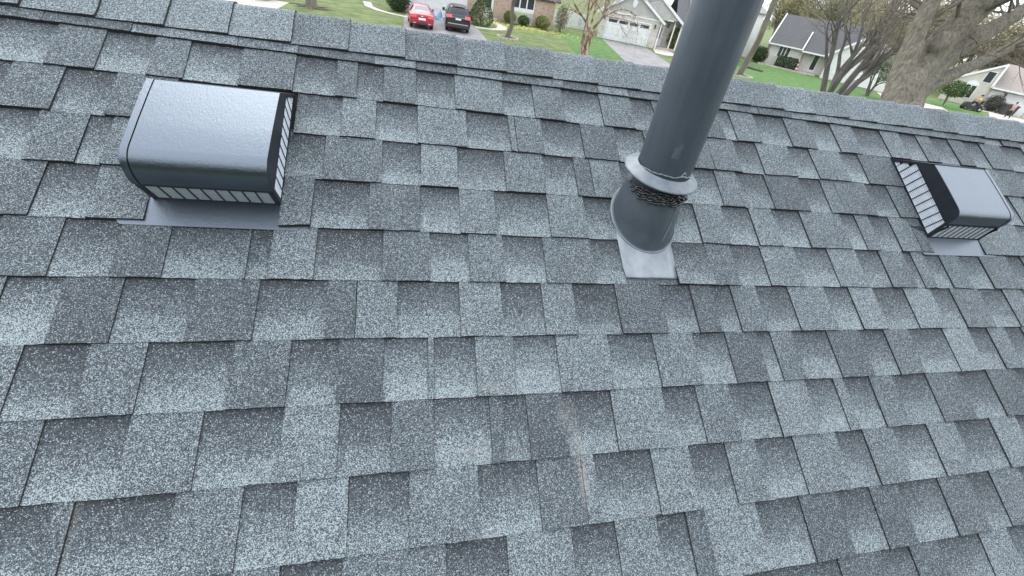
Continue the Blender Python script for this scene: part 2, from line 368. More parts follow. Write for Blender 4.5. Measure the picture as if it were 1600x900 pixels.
# ridge caps: each one bent over the ridge, its right end riding on the next
def cap_profile(jit=0):
    pr = [(.0215, .0125)]
    for f in (.25, .5, .75): pr.append((.0215 + (RIDGE_V-.022-.0215)*f, .0115))
    n_ = .0115; p0 = Vector((RIDGE_V-.020, n_)); p1 = Vector((RIDGE_V + n_*math.tan(PITCH), n_)); q2 = far(0, RIDGE_V-.020, n_); p2 = Vector((q2[1], q2[2]))
    for f in (0, .2, .35, .5, .65, .8): q_ = p0*(1-f)**2 + p1*2*f*(1-f) + p2*f*f; pr.append((q_.x, q_.y))
    y = [far(0, RIDGE_V-.02-d, .0115) for d in (0.0, .055, .108)]
    pr += [(a[1], a[2]) for a in y]
    return pr
def make_cap(u0, u1, tone, T):
    pr = cap_profile(); k = len(pr); us = [u0-.03, u0+.0005, (u0+u1)/2, u1]
    hs_ = [-.0035, .0, .0022, .0052 + rnd.uniform(0, .0016)]
    tint = (tone, 0.0, rnd.random()); v = []
    T.du = T.dv = 0
    jb = rnd.uniform(-.002, .002); grid = []
    for ui, (u, h) in enumerate(zip(us, hs_)):
        row = []
        for j, (a, b) in enumerate(pr):
            nxt = pr[min(j+1, k-1)]; prv = pr[max(j-1, 0)]
            tv, tn = nxt[0]-prv[0], nxt[1]-prv[1]; ln = math.hypot(tv, tn); ov, on = -tn/ln, tv/ln
            e = (jb + rnd.uniform(-.0006, .0006)) if j in (0,) else 0
            row.append((u + (rnd.uniform(-.0008, .0008) if ui == 3 else 0), a + ov*h + e, b + on*h))
        grid.append(row)
    dist = [0]
    for j in range(1, k): dist.append(dist[-1] + math.hypot(pr[j][0]-pr[j-1][0], pr[j][1]-pr[j-1][1]))
    def fc(pts, uvs, mat):
        b = len(T.mb.v); T.mb.v += pts; T.mb.f.append(list(range(b, b+len(pts)))); T.mb.m.append(mat); T.q.append((tint, [(q, (.5, .5)) for q in uvs]))
    for i_ in range(3):
        for j in range(k-1):
            fc([grid[i_][j], grid[i_+1][j], grid[i_+1][j+1], grid[i_][j+1]], [(us[i_], dist[j]+5), (us[i_+1], dist[j]+5), (us[i_+1], dist[j+1]+5), (us[i_], dist[j+1]+5)], 0)
        a, b = grid[i_][0], grid[i_+1][0]
        fc([(a[0], a[1]-.0012, a[2]-.0065), (b[0], b[1]-.0012, b[2]-.0065), b, a], [(0, 0)]*4, 1)
    for j in range(k-1):
        a, b = grid[3][j], grid[3][j+1]; d = .0095
        def dn(q, j_):
            nxt = pr[min(j_+1, k-1)]; prv = pr[max(j_-1, 0)]; tv, tn = nxt[0]-prv[0], nxt[1]-prv[1]; ln = math.hypot(tv, tn)
            return (q[0]+.0014, q[1] + tn/ln*d, q[2] - tv/ln*d)
        fc([a, dn(a, j), dn(b, j+1), b], [(0, 0)]*4, 1)
tn = [.62, .72, .70, .70, .73, .50, .60, .53, .60, .55, .62, .55, .60, .64, .60, .56, .68, .58, .62, .57, .64, .56, .62, .58]
cu = [CAP_U[0]-.157] + CAP_U
while cu[-1] < 2.95: cu.append(cu[-1]+.157)
for i in range(len(cu)-1):
    T = Tabs(); make_cap(0.0, cu[i+1]-cu[i], (tn[i % len(tn)] + rnd.gauss(0, .02)), T)
    T.q = [(t, [((a[0]+cu[i], a[1]), b) for a, b in c]) for t, c in T.q]
    o = T.build('ridge_cap', roof); o.location = (cu[i], 0, 0)
T = Tabs(); u = U0
while u < cu[0] - .01:
    e_ = min(u+.157, cu[0]); make_cap(u, e_, .5 + rnd.gauss(0, .05), T); u = e_
u = cu[-1]
while u < U1: make_cap(u, u+.157, .5 + rnd.gauss(0, .05), T); u += .157
o = T.build('ridge_cap', roof); o['kind'] = 'stuff'
# tiny printed maker's mark on one shingle: a ring of white dots
T = MB()
for a in range(-1, 2):
    for b_ in range(-1, 2):
        if a or b_: T.box(a*.0032-.0011, a*.0032+.0011, b_*.0032-.0011, b_*.0032+.0011, 0, .0006)
M_white = new_mat('white_paint', g3(.38), .6)
o = T.build('printed_mark', M_white, roof); o.location = (MARK[0], MARK[1], .0095)

# the walls under the roof
M_siding_near = noisy('vinyl_siding_near', (.42, .43, .42), (.50, .50, .49), 3, .7)
T = MB(); hz = eave_z - .05
y0, y1 = eave_y + .35, far_y - .35
x0, x1 = U0 + .3, U1 - .3
T.box(x0, x1, y0, y0+.15, 0, hz); T.box(x0, x1, y1-.15, y1, 0, hz)
for xx in (x0, x1):
    T.prism([(xx, y0, 0), (xx, y1, 0), (xx, y1, hz), (xx, ridge_y, ridge_z-.22), (xx, y0, hz)], (.15, 0, 0))
fix(T.build('wall', M_siding_near, house))
T = MB(); T.box(U0, U1, eave_y-.1, eave_y, eave_z-.14, eave_z-.015); T.box(U0, U1, far_y, far_y+.1, eave_z-.14, eave_z-.015)
fix(T.build('gutter', new_mat('gutter_white', g3(.75), .4), house))

# ------------------------------------------------------------------ box vents
M_hood = noisy('embossed_dark_enamel', (.009, .012, .018), (.014, .018, .026), 18, .33, detail=3, spec=.5)
M_hood.node_tree.nodes['Principled BSDF'].inputs['IOR'].default_value = 2.55; M_hood.node_tree.nodes['Principled BSDF'].inputs['Specular Tint'].default_value = (.74, .86, 1.0, 1)
_b = M_hood.node_tree.nodes['Principled BSDF']
_tc = N(M_hood, 'ShaderNodeTexCoord'); _n = N(M_hood, 'ShaderNodeTexNoise'); _n.inputs['Scale'].default_value = 165; _n.inputs['Detail'].default_value = 1.5; _n.inputs['Distortion'].default_value = 1.2
_mp = N(M_hood, 'ShaderNodeMapping'); _mp.inputs['Scale'].default_value = (1, .55, 1); LK(M_hood, _tc.outputs['Object'], _mp.inputs[0]); LK(M_hood, _mp.outputs[0], _n.inputs['Vector'])
_bp = N(M_hood, 'ShaderNodeBump'); _bp.inputs['Strength'].default_value = .50; _bp.inputs['Distance'].default_value = .0012; LK(M_hood, _n.outputs['Fac'], _bp.inputs['Height']); LK(M_hood, _bp.outputs[0], _b.inputs['Normal'])
M_hood_side = noisy('dark_metal_side', (.013, .017, .024), (.020, .024, .032), 30, .45, metal=.2)
M_hflange = M_hood.copy(); M_hflange.name = 'embossed_enamel_flange'; M_hflange.node_tree.nodes['Principled BSDF'].inputs['Roughness'].default_value = .42
M_grille = noisy('pale_louver', (.40, .44, .50), (.52, .56, .62), 60, .45, metal=.15)
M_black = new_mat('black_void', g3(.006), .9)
VW = .270
PROF = [(.242, .1245), (.20, .1302), (.12, .1393), (.040, .1464), (.027, .1455), (.015, .1415), (.006, .1340), (-.001, .123), (-.0065, .108), (-.0090, .094), (-.0090, .082)]
def prof_off(d):
    out = []; PROF = PROFILE[0]
    for j, (a, b) in enumerate(PROF):
        n_, p_ = PROF[min(j+1, len(PROF)-1)], PROF[max(j-1, 0)]
        ty, tz = n_[0]-p_[0], n_[1]-p_[1]; ln = math.hypot(ty, tz); out.append((a + tz/ln*d, b - ty/ln*d))
    return out
PROF2 = [(.242, .1210), (.20, .1235), (.12, .1260), (.058, .1270), (.046, .1258), (.036, .1220), (.028, .1145), (.0235, .105), (.021, .0960), (.0195, .0880), (.0185, .0820)]
PROFILE = [PROF]
def strip(mb, x0, x1, d, t=.0012, mat=0):
    o_, i_ = prof_off(d), prof_off(d-t)
    loop = o_ + list(reversed(i_))
    mb.rings([[(x0, a, b) for a, b in loop], [(x1, a, b) for a, b in loop]], mat, True, True, True)
def make_vent(hem_right):
    PROFILE[0] = PROF2 if hem_right else PROF; yl = PROFILE[0][-1][0]
    r = empty('roof_vent')
    T = MB(); strip(T, *((-.001, VW-.0125) if hem_right else (.0125, VW+.001)), 0); o = fix(T.build('hood', M_hood, r))
    for p_ in o.data.polygons: p_.use_smooth = True
    md = o.modifiers.new('es', 'EDGE_SPLIT'); md.split_angle = R(35)
    for a, b in (((VW-.0105, VW+.003),) if hem_right else ((-.003, .0105),)):
        T = MB(); strip(T, a, b, .0012, .0024); o = fix(T.build('hem', M_hood, r)); o.modifiers.new('es', 'EDGE_SPLIT').split_angle = R(35)
        for p_ in o.data.polygons: p_.use_smooth = True
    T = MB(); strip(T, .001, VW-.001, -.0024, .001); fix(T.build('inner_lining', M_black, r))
    T = MB(); T.prism([(0, .355, .004), (VW, .355, .004), (VW, .243, .122), (0, .243, .122)], (0, -.001, -.001)); fix(T.build('back_panel', M_hood_side, r))
    def fr(n_): return yl + (n_-.082)/(.006-.082)*(.002-yl)
    # sides: a solid band above, rails and posts round the grille below
    for x, sgn in ((0, -1), (VW, 1)):
        T = MB(); ins = prof_off(-.0015)
        loop = [(a, b) for a, b in ins] + [(fr(.074)+.0005, .074), (.288, .074)]
        T.prism([(x, a, b) for a, b in loop], (-sgn*.0015, 0, 0))
        xa, xb = sorted((x, x-sgn*.0015))
        T.box(xa, xb, .001, .352, .003, .0115)
        T.prism([(x, fr(.0745), .0745), (x, fr(.011), .011), (x, fr(.011)+.012, .011), (x, fr(.0745)+.012, .0745)], (-sgn*.0016, 0, 0))
        T.prism([(x, .288, .0745), (x, .349, .011), (x, .338, .011), (x, .279, .0745)], (-sgn*.0016, 0, 0))
        fix(T.build('side_panel', M_hood_side, r))
    # front band and frame of the slanted front
    T = MB()
    for a, b in ((.0825, .0725), (.0115, .003)):
        T.prism([(0, fr(a), a), (VW, fr(a), a), (VW, fr(b), b), (0, fr(b), b)], (0, -.0015, 0))
    for xa, xb in ((0, .011), (VW-.011, VW)):
        T.prism([(xa, fr(.073), .073), (xb, fr(.073), .073), (xb, fr(.011), .011), (xa, fr(.011), .011)], (0, -.0016, 0))
    fix(T.build('front_frame', M_hood_side, r))
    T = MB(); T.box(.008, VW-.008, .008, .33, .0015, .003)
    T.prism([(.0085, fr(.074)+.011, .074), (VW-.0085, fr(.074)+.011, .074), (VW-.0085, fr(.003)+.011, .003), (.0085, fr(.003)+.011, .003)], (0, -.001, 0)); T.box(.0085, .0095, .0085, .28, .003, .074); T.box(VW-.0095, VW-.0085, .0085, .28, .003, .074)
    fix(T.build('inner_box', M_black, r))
    # grille cells: louvre slats between dark mullions
    def cell(w_, h_, nsl):
        T = MB(); pt = h_/nsl
        for i_ in range(nsl):
            z = i_*pt; T.prism([(0, -.0022, z+.0002), (w_, -.0022, z+.0002), (w_, .0002, z+pt*.66), (0, .0002, z+pt*.66)], (0, -.0006, 0))
        return T
    fc_w = (VW-.022)/9
    base = cell(fc_w-.0032, .0605, 10); first = None
    for i_ in range(9):
        if first is None: o = first = fix(base.build('grille_cell', M_grille, r))
        else: o = first.copy(); C.objects.link(o)
        o.location = (.011 + i_*fc_w + .0016, fr(.0115)+.003, .0118); o.rotation_euler = (math.atan((fr(.0115)-fr(.073))/.0615), 0, 0)
    T = MB(); T.prism([(-.0016, fr(.073), .073), (.0016, fr(.073), .073), (.0016, fr(.011), .011), (-.0016, fr(.011), .011)], (0, -.002, 0)); mu = None
    for i_ in range(1, 9):
        if mu is None: o = mu = fix(T.build('mullion', M_hood_side, r))
        else: o = mu.copy(); C.objects.link(o)
        o.location = (.011 + i_*fc_w, 0, 0)
    sw = .274/9; sc_ = cell(sw-.0030, .0605, 11); fs = None
    for x, rz, sg in ((0, -90, 1), (VW, 90, -1)):
        for i_ in range(9):
            if fs is None: o = fs = fix(sc_.build('grille_cell', M_grille, r))
            else: o = fs.copy(); C.objects.link(o)
            o.rotation_euler = (0, 0, R(rz)); ys = .012 + i_*sw + .0015
            o.location = (x + sg*.003, ys if rz == 90 else ys + sw-.003, .0118)
        for q_, (ya, yb, ns) in enumerate(((.2875, .313, 5), (.316, .334, 2))):
            tc_ = cell(yb-ya, .0605*ns/8, int(ns*1.4)); o = fix(tc_.build('grille_cell', M_grille, r)); o.rotation_euler = (0, 0, R(rz)); o.location = (x + sg*.003, ya if rz == 90 else yb, .0118)
        T = MB(); T.box(min(0, sg*.002), max(0, sg*.002), -.0015, .0015, .011, .074); mu = None
        for i_ in range(1, 10):
            if mu is None: o = mu = T.build('mullion', M_hood_side, r)
            else: o = mu.copy(); C.objects.link(o)
            o.location = (x, .012 + i_*sw, 0)
    # flange plate with a rounded front left corner
    T = MB(); xl, xr, yf = -.060, VW+.045, -.068
    pts = [(xr, yf), (xr, .05), (xl, .05)] + [(xl + .012 - .012*math.cos(a), yf + .012 - .012*math.sin(a)) for a in (0, .4, .8, 1.2, 1.57)]
    T.prism([(a, b, .0062) for a, b in pts], (0, 0, .0012)); fix(T.build('flange', M_hflange, r))
    return r
vent = make_vent(False)
vent.matrix_world = RM @ Matrix.Translation((-.731, -.5105, .0005))
tag(vent, 'dark metal box vent with louvred sides, left of the grey pipe and nearest us', 'roof vent', 'box vents on the roof slope')
v2 = make_vent(True)
v2.matrix_world = RM @ Matrix.Translation((1.7235, -.5085, .0005)) @ Matrix.Rotation(R(.3), 4, 'Z')
tag(v2, 'dark metal box vent right of the grey pipe, near the right edge of the photo', 'roof vent', 'box vents on the roof slope')

# ------------------------------------------------------------------ vent pipe with boot, collar and sealant
M_pipe = noisy('grey_painted_pipe', (.056, .072, .090), (.068, .086, .106), 7, .42, detail=4, spec=.45)
_b = M_pipe.node_tree.nodes['Principled BSDF']; _src = _b.inputs['Base Color'].links[0].from_socket
_tc = N(M_pipe, 'ShaderNodeTexCoord'); _mp = N(M_pipe, 'ShaderNodeMapping'); _mp.inputs['Scale'].default_value = (26, 26, 3.0); LK(M_pipe, _tc.outputs['Object'], _mp.inputs[0])
_n = N(M_pipe, 'ShaderNodeTexNoise'); _n.inputs['Scale'].default_value = 1.6; _n.inputs['Detail'].default_value = 7; _n.inputs['Roughness'].default_value = .7; LK(M_pipe, _mp.outputs[0], _n.inputs['Vector'])
_r = ramp(M_pipe, [(.30, g3(.80)), (.52, g3(1.0)), (.68, g3(1.10)), (.80, g3(1.35))]); LK(M_pipe, _n.outputs['Fac'], _r.inputs[0])
_m = N(M_pipe, 'ShaderNodeMix', data_type='RGBA', blend_type='MULTIPLY'); _m.inputs['Factor'].default_value = 1; LK(M_pipe, _src, _m.inputs['A']); LK(M_pipe, _r.outputs[0], _m.inputs['B']); LK(M_pipe, _m.outputs['Result'], _b.inputs['Base Color'])
_r2 = ramp(M_pipe, [(.3, g3(.50)), (.7, g3(.34))]); LK(M_pipe, _n.outputs['Fac'], _r2.inputs[0]); LK(M_pipe, _r2.outputs[0], _b.inputs['Roughness'])
M_boot = noisy('grey_painted_boot', (.058, .074, .092), (.080, .098, .116), 14, .40, detail=4, spec=.5)
M_collar = noisy('weathered_collar', (.135, .16, .19), (.21, .24, .265), 24, .42, detail=4, metal=.0)
M_flange = noisy('pale_metal_flange', (.19, .215, .24), (.30, .33, .355), 16, .40, detail=4, metal=.3, c3=(.38, .41, .435), stretch=(1, .45, 1))
M_seal = new_mat('black_sealant', (.010, .010, .013), .14, 0, .9)
M_seal_g = new_mat('grey_sealant', (.17, .20, .23), .25)
PB = (.556, -.487); pb = RP(*PB, .0)
pipe = empty('vent_pipe', pb, 0, 'tall grey plumbing vent pipe rising through a cone shaped boot with a round collar', 'vent pipe')
def circ(r_, z, n=40, wob=0, cx=0, cy=0): return [(cx + math.cos(2*math.pi*i/n)*r_*(1+wob*math.sin(7*i)), cy + math.sin(2*math.pi*i/n)*r_*(1+wob*math.sin(7*i)), z) for i in range(n)]
PR = .0770
T = MB(); T.rings([circ(PR, .07), circ(PR, .25), circ(PR, .5), circ(PR, .88), circ(PR-.005, .88), circ(PR-.005, .4)], 0); o = fix(T.build('pipe', M_pipe, pipe, True)); o.modifiers.new('es', 'EDGE_SPLIT').split_angle = R(40)
def ell(ru, rv_, n_, up=0, n=40, cu_=0, cv_=0):
    out = []
    for i in range(n):
        a = 2*math.pi*i/n; q = RP(PB[0]+cu_+math.cos(a)*ru, PB[1]+cv_+math.sin(a)*rv_, n_) - pb; out.append((q.x, q.y, q.z+up))
    return out
BT = .113                                            # height of the boot's upper rim
def lerp_ring(a, b, f, bulge=0):
    out = []
    for p_, q_ in zip(a, b):
        v_ = Vector(p_).lerp(Vector(q_), f); v_.x *= 1+bulge; v_.y *= 1+bulge; out.append(tuple(v_))
    return out
bot = ell(.099, .113, .008, cu_=-.010); topr = circ(.0855, BT, cx=-.0065)
rg = [ell(.105, .119, .0078, cu_=-.010), ell(.1035, .1175, .0115, cu_=-.010), ell(.101, .115, .013, cu_=-.010), ell(.099, .113, .012, cu_=-.010)] + [lerp_ring(bot, topr, f, .012*math.sin(math.pi*min(1, f*1.15))) for f in (.12, .3, .5, .7, .88)] + [circ(.0855, BT, cx=-.0065), circ(.0780, BT+.001), circ(.0780, BT-.02)]
T = MB(); T.rings(rg, 0); o = fix(T.build('boot', M_boot, pipe, True)); o.modifiers.new('es', 'EDGE_SPLIT').split_angle = R(50)
T = MB(); T.rings([ell(.109, .123, .0076, cu_=-.010), ell(.108, .122, .0105, cu_=-.010), ell(.105, .119, .0115, cu_=-.010), ell(.103, .117, .0105, cu_=-.010)], 0); fix(T.build('boot_rim', M_collar, pipe, True))
# flange plate lying in the roof plane, its lower edge curled
T = MB(); zz = lambda u, v, n_: tuple(RP(u, v, n_) - pb)
gx = [.446 + (.6185-.446)*i/8 for i in range(9)]; gy = [-.689, -.683, -.655, -.63, -.6, -.57, -.53, -.49]
rows_ = []
for j, v_ in enumerate(gy):
    rows_.append([zz(u_ + (.004 if j < 2 and i_ == 0 else 0), v_, .0078 + .0012*math.sin(i_*1.3+j*.9) + (.0015 if i_ == 8 else 0) + (-.001 if j == 0 else 0)) for i_, u_ in enumerate(gx)])
T.rings(rows_, 0, False); o = T.build('flange', M_flange, pipe, True); md = o.modifiers.new('t', 'SOLIDIFY'); md.thickness = .0015; md.offset = -1
# storm collar: a shallow cone with a rolled edge, tipped a little
CH = .150
T = MB()
cc = [(.0785, .0185), (.081, .0180), (.086, .0135), (.097, .0065), (.1045, .0025), (.1085, .0005), (.1095, -.0025), (.1075, -.0045), (.103, -.0035), (.093, .001), (.0810, .010)]
T.rings([circ(r_, z_, 48, .002) for r_, z_ in cc], 0); o = fix(T.build('storm_collar', M_collar, pipe, True)); o.location = (-.004, 0, CH); o.rotation_euler = (R(8.5), R(2), 0)
# bead of sealant round the pipe on the collar, with a blob
rs = random.Random(3)
def bead(r_, z, amp, rad, a0, a1, n=60, seed=0, zr=0, rr=0):
    rg_ = random.Random(seed); pts = []; rads = []
    ph = [rg_.uniform(0, 6) for _ in range(4)]
    for i in range(n+1):
        a = a0 + (a1-a0)*i/n
        k_ = math.sin(9*a+ph[0])*.5 + math.sin(23*a+ph[1])*.35 + math.sin(41*a+ph[2])*.2
        pts.append(((r_ + rr*math.sin(17*a+ph[3]))*math.cos(a), (r_ + rr*math.sin(17*a+ph[3]))*math.sin(a), z + amp*k_)); rads.append(rad*(1+.35*math.sin(31*a+ph[1])))
    return pts, rads
T = MB(); pts, rads = bead(PR+.0008, CH+.0185, .0016, .0020, R(-175), R(10), 70, 4); T.tube(pts, rads, 6)
a = R(-78); bx, by = math.cos(a)*(PR+.001), math.sin(a)*(PR+.001)
T.tube([(bx-.010, by, CH+.017), (bx-.004, by-.001, CH+.027), (bx, by-.001, CH+.034), (bx+.005, by-.0008, CH+.028), (bx+.009, by, CH+.018)], [.0025, .0028, .0036, .0026, .002], 6)
T.tube([(bx-.016, by-.001, CH+.019), (bx-.006, by-.003, CH+.023), (bx+.004, by-.003, CH+.0225), (bx+.014, by-.001, CH+.0195)], [.002, .003, .003, .002], 6)
fix(T.build('sealant_bead', M_seal_g, pipe, True))
# bead follows the tipped collar; a pale smear of paint on the pipe above it
for o_ in bpy.data.objects:
    if o_.name.startswith('sealant_bead'): o_.location = (0, 0, -.002); 
T = MB(); T.rings([[(math.cos(R(-118 + 15*a_))*(PR+.0006), math.sin(R(-118 + 15*a_))*(PR+.0006), .215 + .052*b_*(1-.25*abs(a_-.5))) for a_ in (0, .25, .5, .75, 1)] for b_ in (0, .3, .7, 1)], 0, False)
T.build('paint_smear', noisy('pale_smear', (.062, .080, .100), (.105, .125, .150), 40, .5), pipe, True)
# twisted black sealant hanging under the collar
T = MB()
for i in range(5):
    pts, rads = bead(.0875 + .0010*i, BT + .004 - .0065*i, .0042, .0032, R(-178+8*i), R(-22-6*i), 90, 20+i, rr=.002); T.tube(pts, rads, 5)
for i in range(20):
    a = R(rs.gauss(-88, 24)); r_ = .089 + rs.uniform(0, .005); z = BT + rs.uniform(-.024, .006)
    da = rs.uniform(.05, .16)*rs.choice((-1, 1)); dz = rs.uniform(-.009, .009)
    T.tube([(math.cos(a)*r_, math.sin(a)*r_, z), (math.cos(a+da/2)*(r_+.003), math.sin(a+da/2)*(r_+.003), z+dz*.2), (math.cos(a+da)*r_, math.sin(a+da)*r_, z+dz)], [.0016, .0032, .0016], 5)
o = fix(T.build('twisted_sealant', M_seal, pipe, True)); o.location = (-.005, 0, 0)
# a run of sealant down the front of the boot
T = MB(); ang = -68
def on_boot(adeg, f, off=.0008):
    i_ = (adeg % 360)/360*40; i0 = int(i_) % 40; i1 = (i0+1) % 40; fr_ = i_-int(i_)
    b_ = Vector(bot[i0]).lerp(Vector(bot[i1]), fr_); t_ = Vector(topr[i0]).lerp(Vector(topr[i1]), fr_)
    v_ = b_.lerp(t_, f); k_ = 1+.012*math.sin(math.pi*min(1, f*1.15)); v_.x *= k_; v_.y *= k_
    n_ = Vector((v_.x, v_.y, 0)).normalized(); return v_ + n_*off
T.tube([on_boot(-62, .93), on_boot(-63, .8, .002), on_boot(-64, .7), on_boot(-65, .5), on_boot(-70, .25), on_boot(-76, .06)], [.003, .0040, .0016, .0016, .0022, .0016], 6)
T.tube([on_boot(-64, .5), on_boot(-68, .3), on_boot(-71, .1)], [.0012, .0016, .0014], 6)
fix(T.build('sealant_run', M_seal_g, pipe, True))

# ------------------------------------------------------------------ the ground and paved surfaces
M_grass = noisy('lawn', (.070, .110, .030), (.145, .180, .058), .9, .95, bump=.8, detail=12, c3=(.185, .180, .085), lo=.38, hi=.60, bdist=.05)
_b = M_grass.node_tree.nodes['Principled BSDF']
M_green = noisy('green_lawn', (.046, .115, .022), (.095, .185, .044), 1.5, .95, bump=.6, detail=8, lo=.36, hi=.66, bdist=.04)
M_asph = noisy('old_asphalt', (.19, .185, .19), (.27, .262, .265), 1.2, .9, detail=8, c3=(.34, .33, .33), stretch=(1, .45, 1))
M_conc = noisy('concrete', (.42, .38, .33), (.52, .48, .42), 2, .9, detail=7)
M_road = noisy('road_asphalt', (.055, .055, .058), (.085, .085, .088), 3, .9, detail=7)
M_mulch = noisy('mulch', (.05, .035, .025), (.11, .085, .06), 6, .95, bump=.5)
M_kerb = noisy('kerb_concrete', g3(.36), g3(.46), 3, .9)
T = MB(); n = 60; xs = [(-1 + 2*i/n) for i in range(n+1)]; f_ = lambda a: 700*a*abs(a)
for j in range(n+1):
    for i in range(n+1):
        x, y = f_(xs[i]), f_(xs[j]) + 120; d = math.hypot(x, y)
        T.v.append((x, y, -.0 + (max(0, d-160)*.004)*math.sin(x*.011+1)))
for j in range(n):
    for i in range(n): T.f.append([j*(n+1)+i, j*(n+1)+i+1, (j+1)*(n+1)+i+1, (j+1)*(n+1)+i]); T.m.append(0)
tag(T.build('ground', M_grass), kind='structure')
def sheet(name, pts, z, mat, kind='structure', th=.0):
    T = MB(); P = [Vector((p_[0], p_[1], z)) for p_ in pts]
    ar = sum(P[i].x*P[(i+1) % len(P)].y - P[(i+1) % len(P)].x*P[i].y for i in range(len(P)))
    if ar < 0: P.reverse()
    if th: T.prism(P, (0, 0, th))
    else: T.add(P, [tuple(range(len(P)))])
    return tag(T.build(name, mat), kind=kind)
def gp(*q): return [tuple(at(x, y)[:2]) for x, y in q]
# street hidden behind the ridge, with kerbs and pavements
road_c = [(-60, 21), (-20, 21), (10, 21), (24, 20.5), (38, 17), (50, 9), (60, -3), (66, -20)]
def offset_line(c, d):
    out = []
    for i, p_ in enumerate(c):
        a, b = Vector(c[max(i-1, 0)]), Vector(c[min(i+1, len(c)-1)]); t = (b-a).normalized(); out.append((p_[0]-t.y*d, p_[1]+t.x*d))
    return out
def band(c, a, b): return offset_line(c, a) + list(reversed(offset_line(c, b)))
sheet('road', band(road_c, -4.2, 4.2), .004, M_road)
for s_ in (-1, 1):
    c_ = band(road_c, s_*4.2, s_*4.4)
    sheet('kerb', c_, .12, M_kerb, th=.12); sheet('pavement', band(road_c, s_*6.2, s_*7.6), .05, M_conc, th=.05)
# driveways
sheet('driveway', [(.1, 48.4), (6.0, 48.4), (6.3, 44), (6.1, 29), (.0, 29), (-.1, 44)], .012, M_asph)
sheet('driveway', gp((941, 61), (1010, 75), (1049, 102)) + [(20.5, 26.5), (15.5, 27.5)] + gp((978, 97)), .012, M_asph)
sheet('driveway', [(-8.6, 42.2), (-8.5, 29), (-13, 29), (-14.5, 42.6)], .012, M_conc)
sheet('driveway', [(53.0, 44.5), (57.5, 40.0), (48, 30), (43.5, 34)], .012, M_conc)
sheet('driveway', [(70.3, 43.7), (74.5, 37.8), (60, 30), (57, 34.5)], .012, M_conc)
# walks
def curve(c, wd): return band(c, -wd/2, wd/2)
sheet('path', curve([(-3.6, 52.0), (-3.2, 48.5), (-2.2, 46.4), (-.9, 45.3), (.2, 44.9)], .75), .02, M_conc)
sheet('path', curve([(6.2, 45.4), (7.6, 45.6), (8.9, 46.9), (9.4, 49.4), (8.9, 52.6), (8.6, 54.2)], 1.0), .02, M_conc)
sheet('path', [(27.4, 51.6), (25.7, 47.6), (26.6, 46.9), (28.2, 47.6), (29.4, 49.6), (29.6, 51.9), (29.2, 53.2)], .03, M_conc)
sheet('path', curve([(45.2, 53.6), (48.2, 52.6), (50.4, 50.6), (52.6, 47.9), (54, 45.8)], 1.1), .02, M_conc)
sheet('path', curve([(66.0, 42.6), (68.2, 42.0), (70.2, 40.6), (71.6, 39.0)], .9), .02, M_conc)
sheet('lawn', [(15.9, 54.6), (21.6, 55.2), (22.2, 54.2)] + gp((945, 64), (976, 96)) + [(14.0, 27.8), (10.8, 27.8), (13.6, 38), (15.0, 46)], .008, M_green, th=0)
sheet('lawn', [(27.9, 46.5), (24.2, 40.3), (21.0, 27.5), (36, 25.8), (44, 33), (52, 44.2), (49.6, 48.9), (44.9, 52.6), (34, 56)], .008, M_green)
sheet('lawn', [(58.5, 44.5), (50, 31), (54, 28), (57, 33.5), (66.5, 43.0), (64, 45.4)], .008, M_green)

# ------------------------------------------------------------------ building kit
M_wsid = noisy('white_siding', (.76, .77, .77), (.82, .83, .83), 2, .7)
def lapped(name, c1, c2, per=.11, rough=.7):
    mt = noisy(name, c1, c2, 2, rough); b = mt.node_tree.nodes['Principled BSDF']
    t = N(mt, 'ShaderNodeTexCoord'); s_ = N(mt, 'ShaderNodeSeparateXYZ'); LK(mt, t.outputs['Object'], s_.inputs[0])
    f = math_(mt, 'FRACT', math_(mt, 'DIVIDE', s_.outputs[2], per))
    bp = N(mt, 'ShaderNodeBump'); bp.inputs['Strength'].default_value = .9; bp.inputs['Distance'].default_value = .02; LK(mt, f, bp.inputs['Height']); LK(mt, bp.outputs[0], b.inputs['Normal']); return mt
M_wlap = lapped('white_lap_siding', (.74, .75, .74), (.80, .80, .79))
M_glap = lapped('pale_grey_lap_siding', (.46, .46, .45), (.55, .54, .53))
M_blap = lapped('beige_lap_siding', (.58, .54, .49), (.66, .62, .57))
M_clap = lapped('cream_lap_siding', (.66, .63, .58), (.74, .71, .66), .15)
M_trim = noisy('white_trim', (.70, .71, .72), (.78, .79, .79), 2, .5)
M_gdoor = lapped('white_garage_door', (.76, .77, .78), (.82, .83, .84), .16, .5)
M_glass = new_mat('dark_window_glass', (.03, .035, .04), .06, 0, .8)
M_steel = noisy('dark_fixture', (.03, .03, .03), (.05, .05, .05), 5, .5)
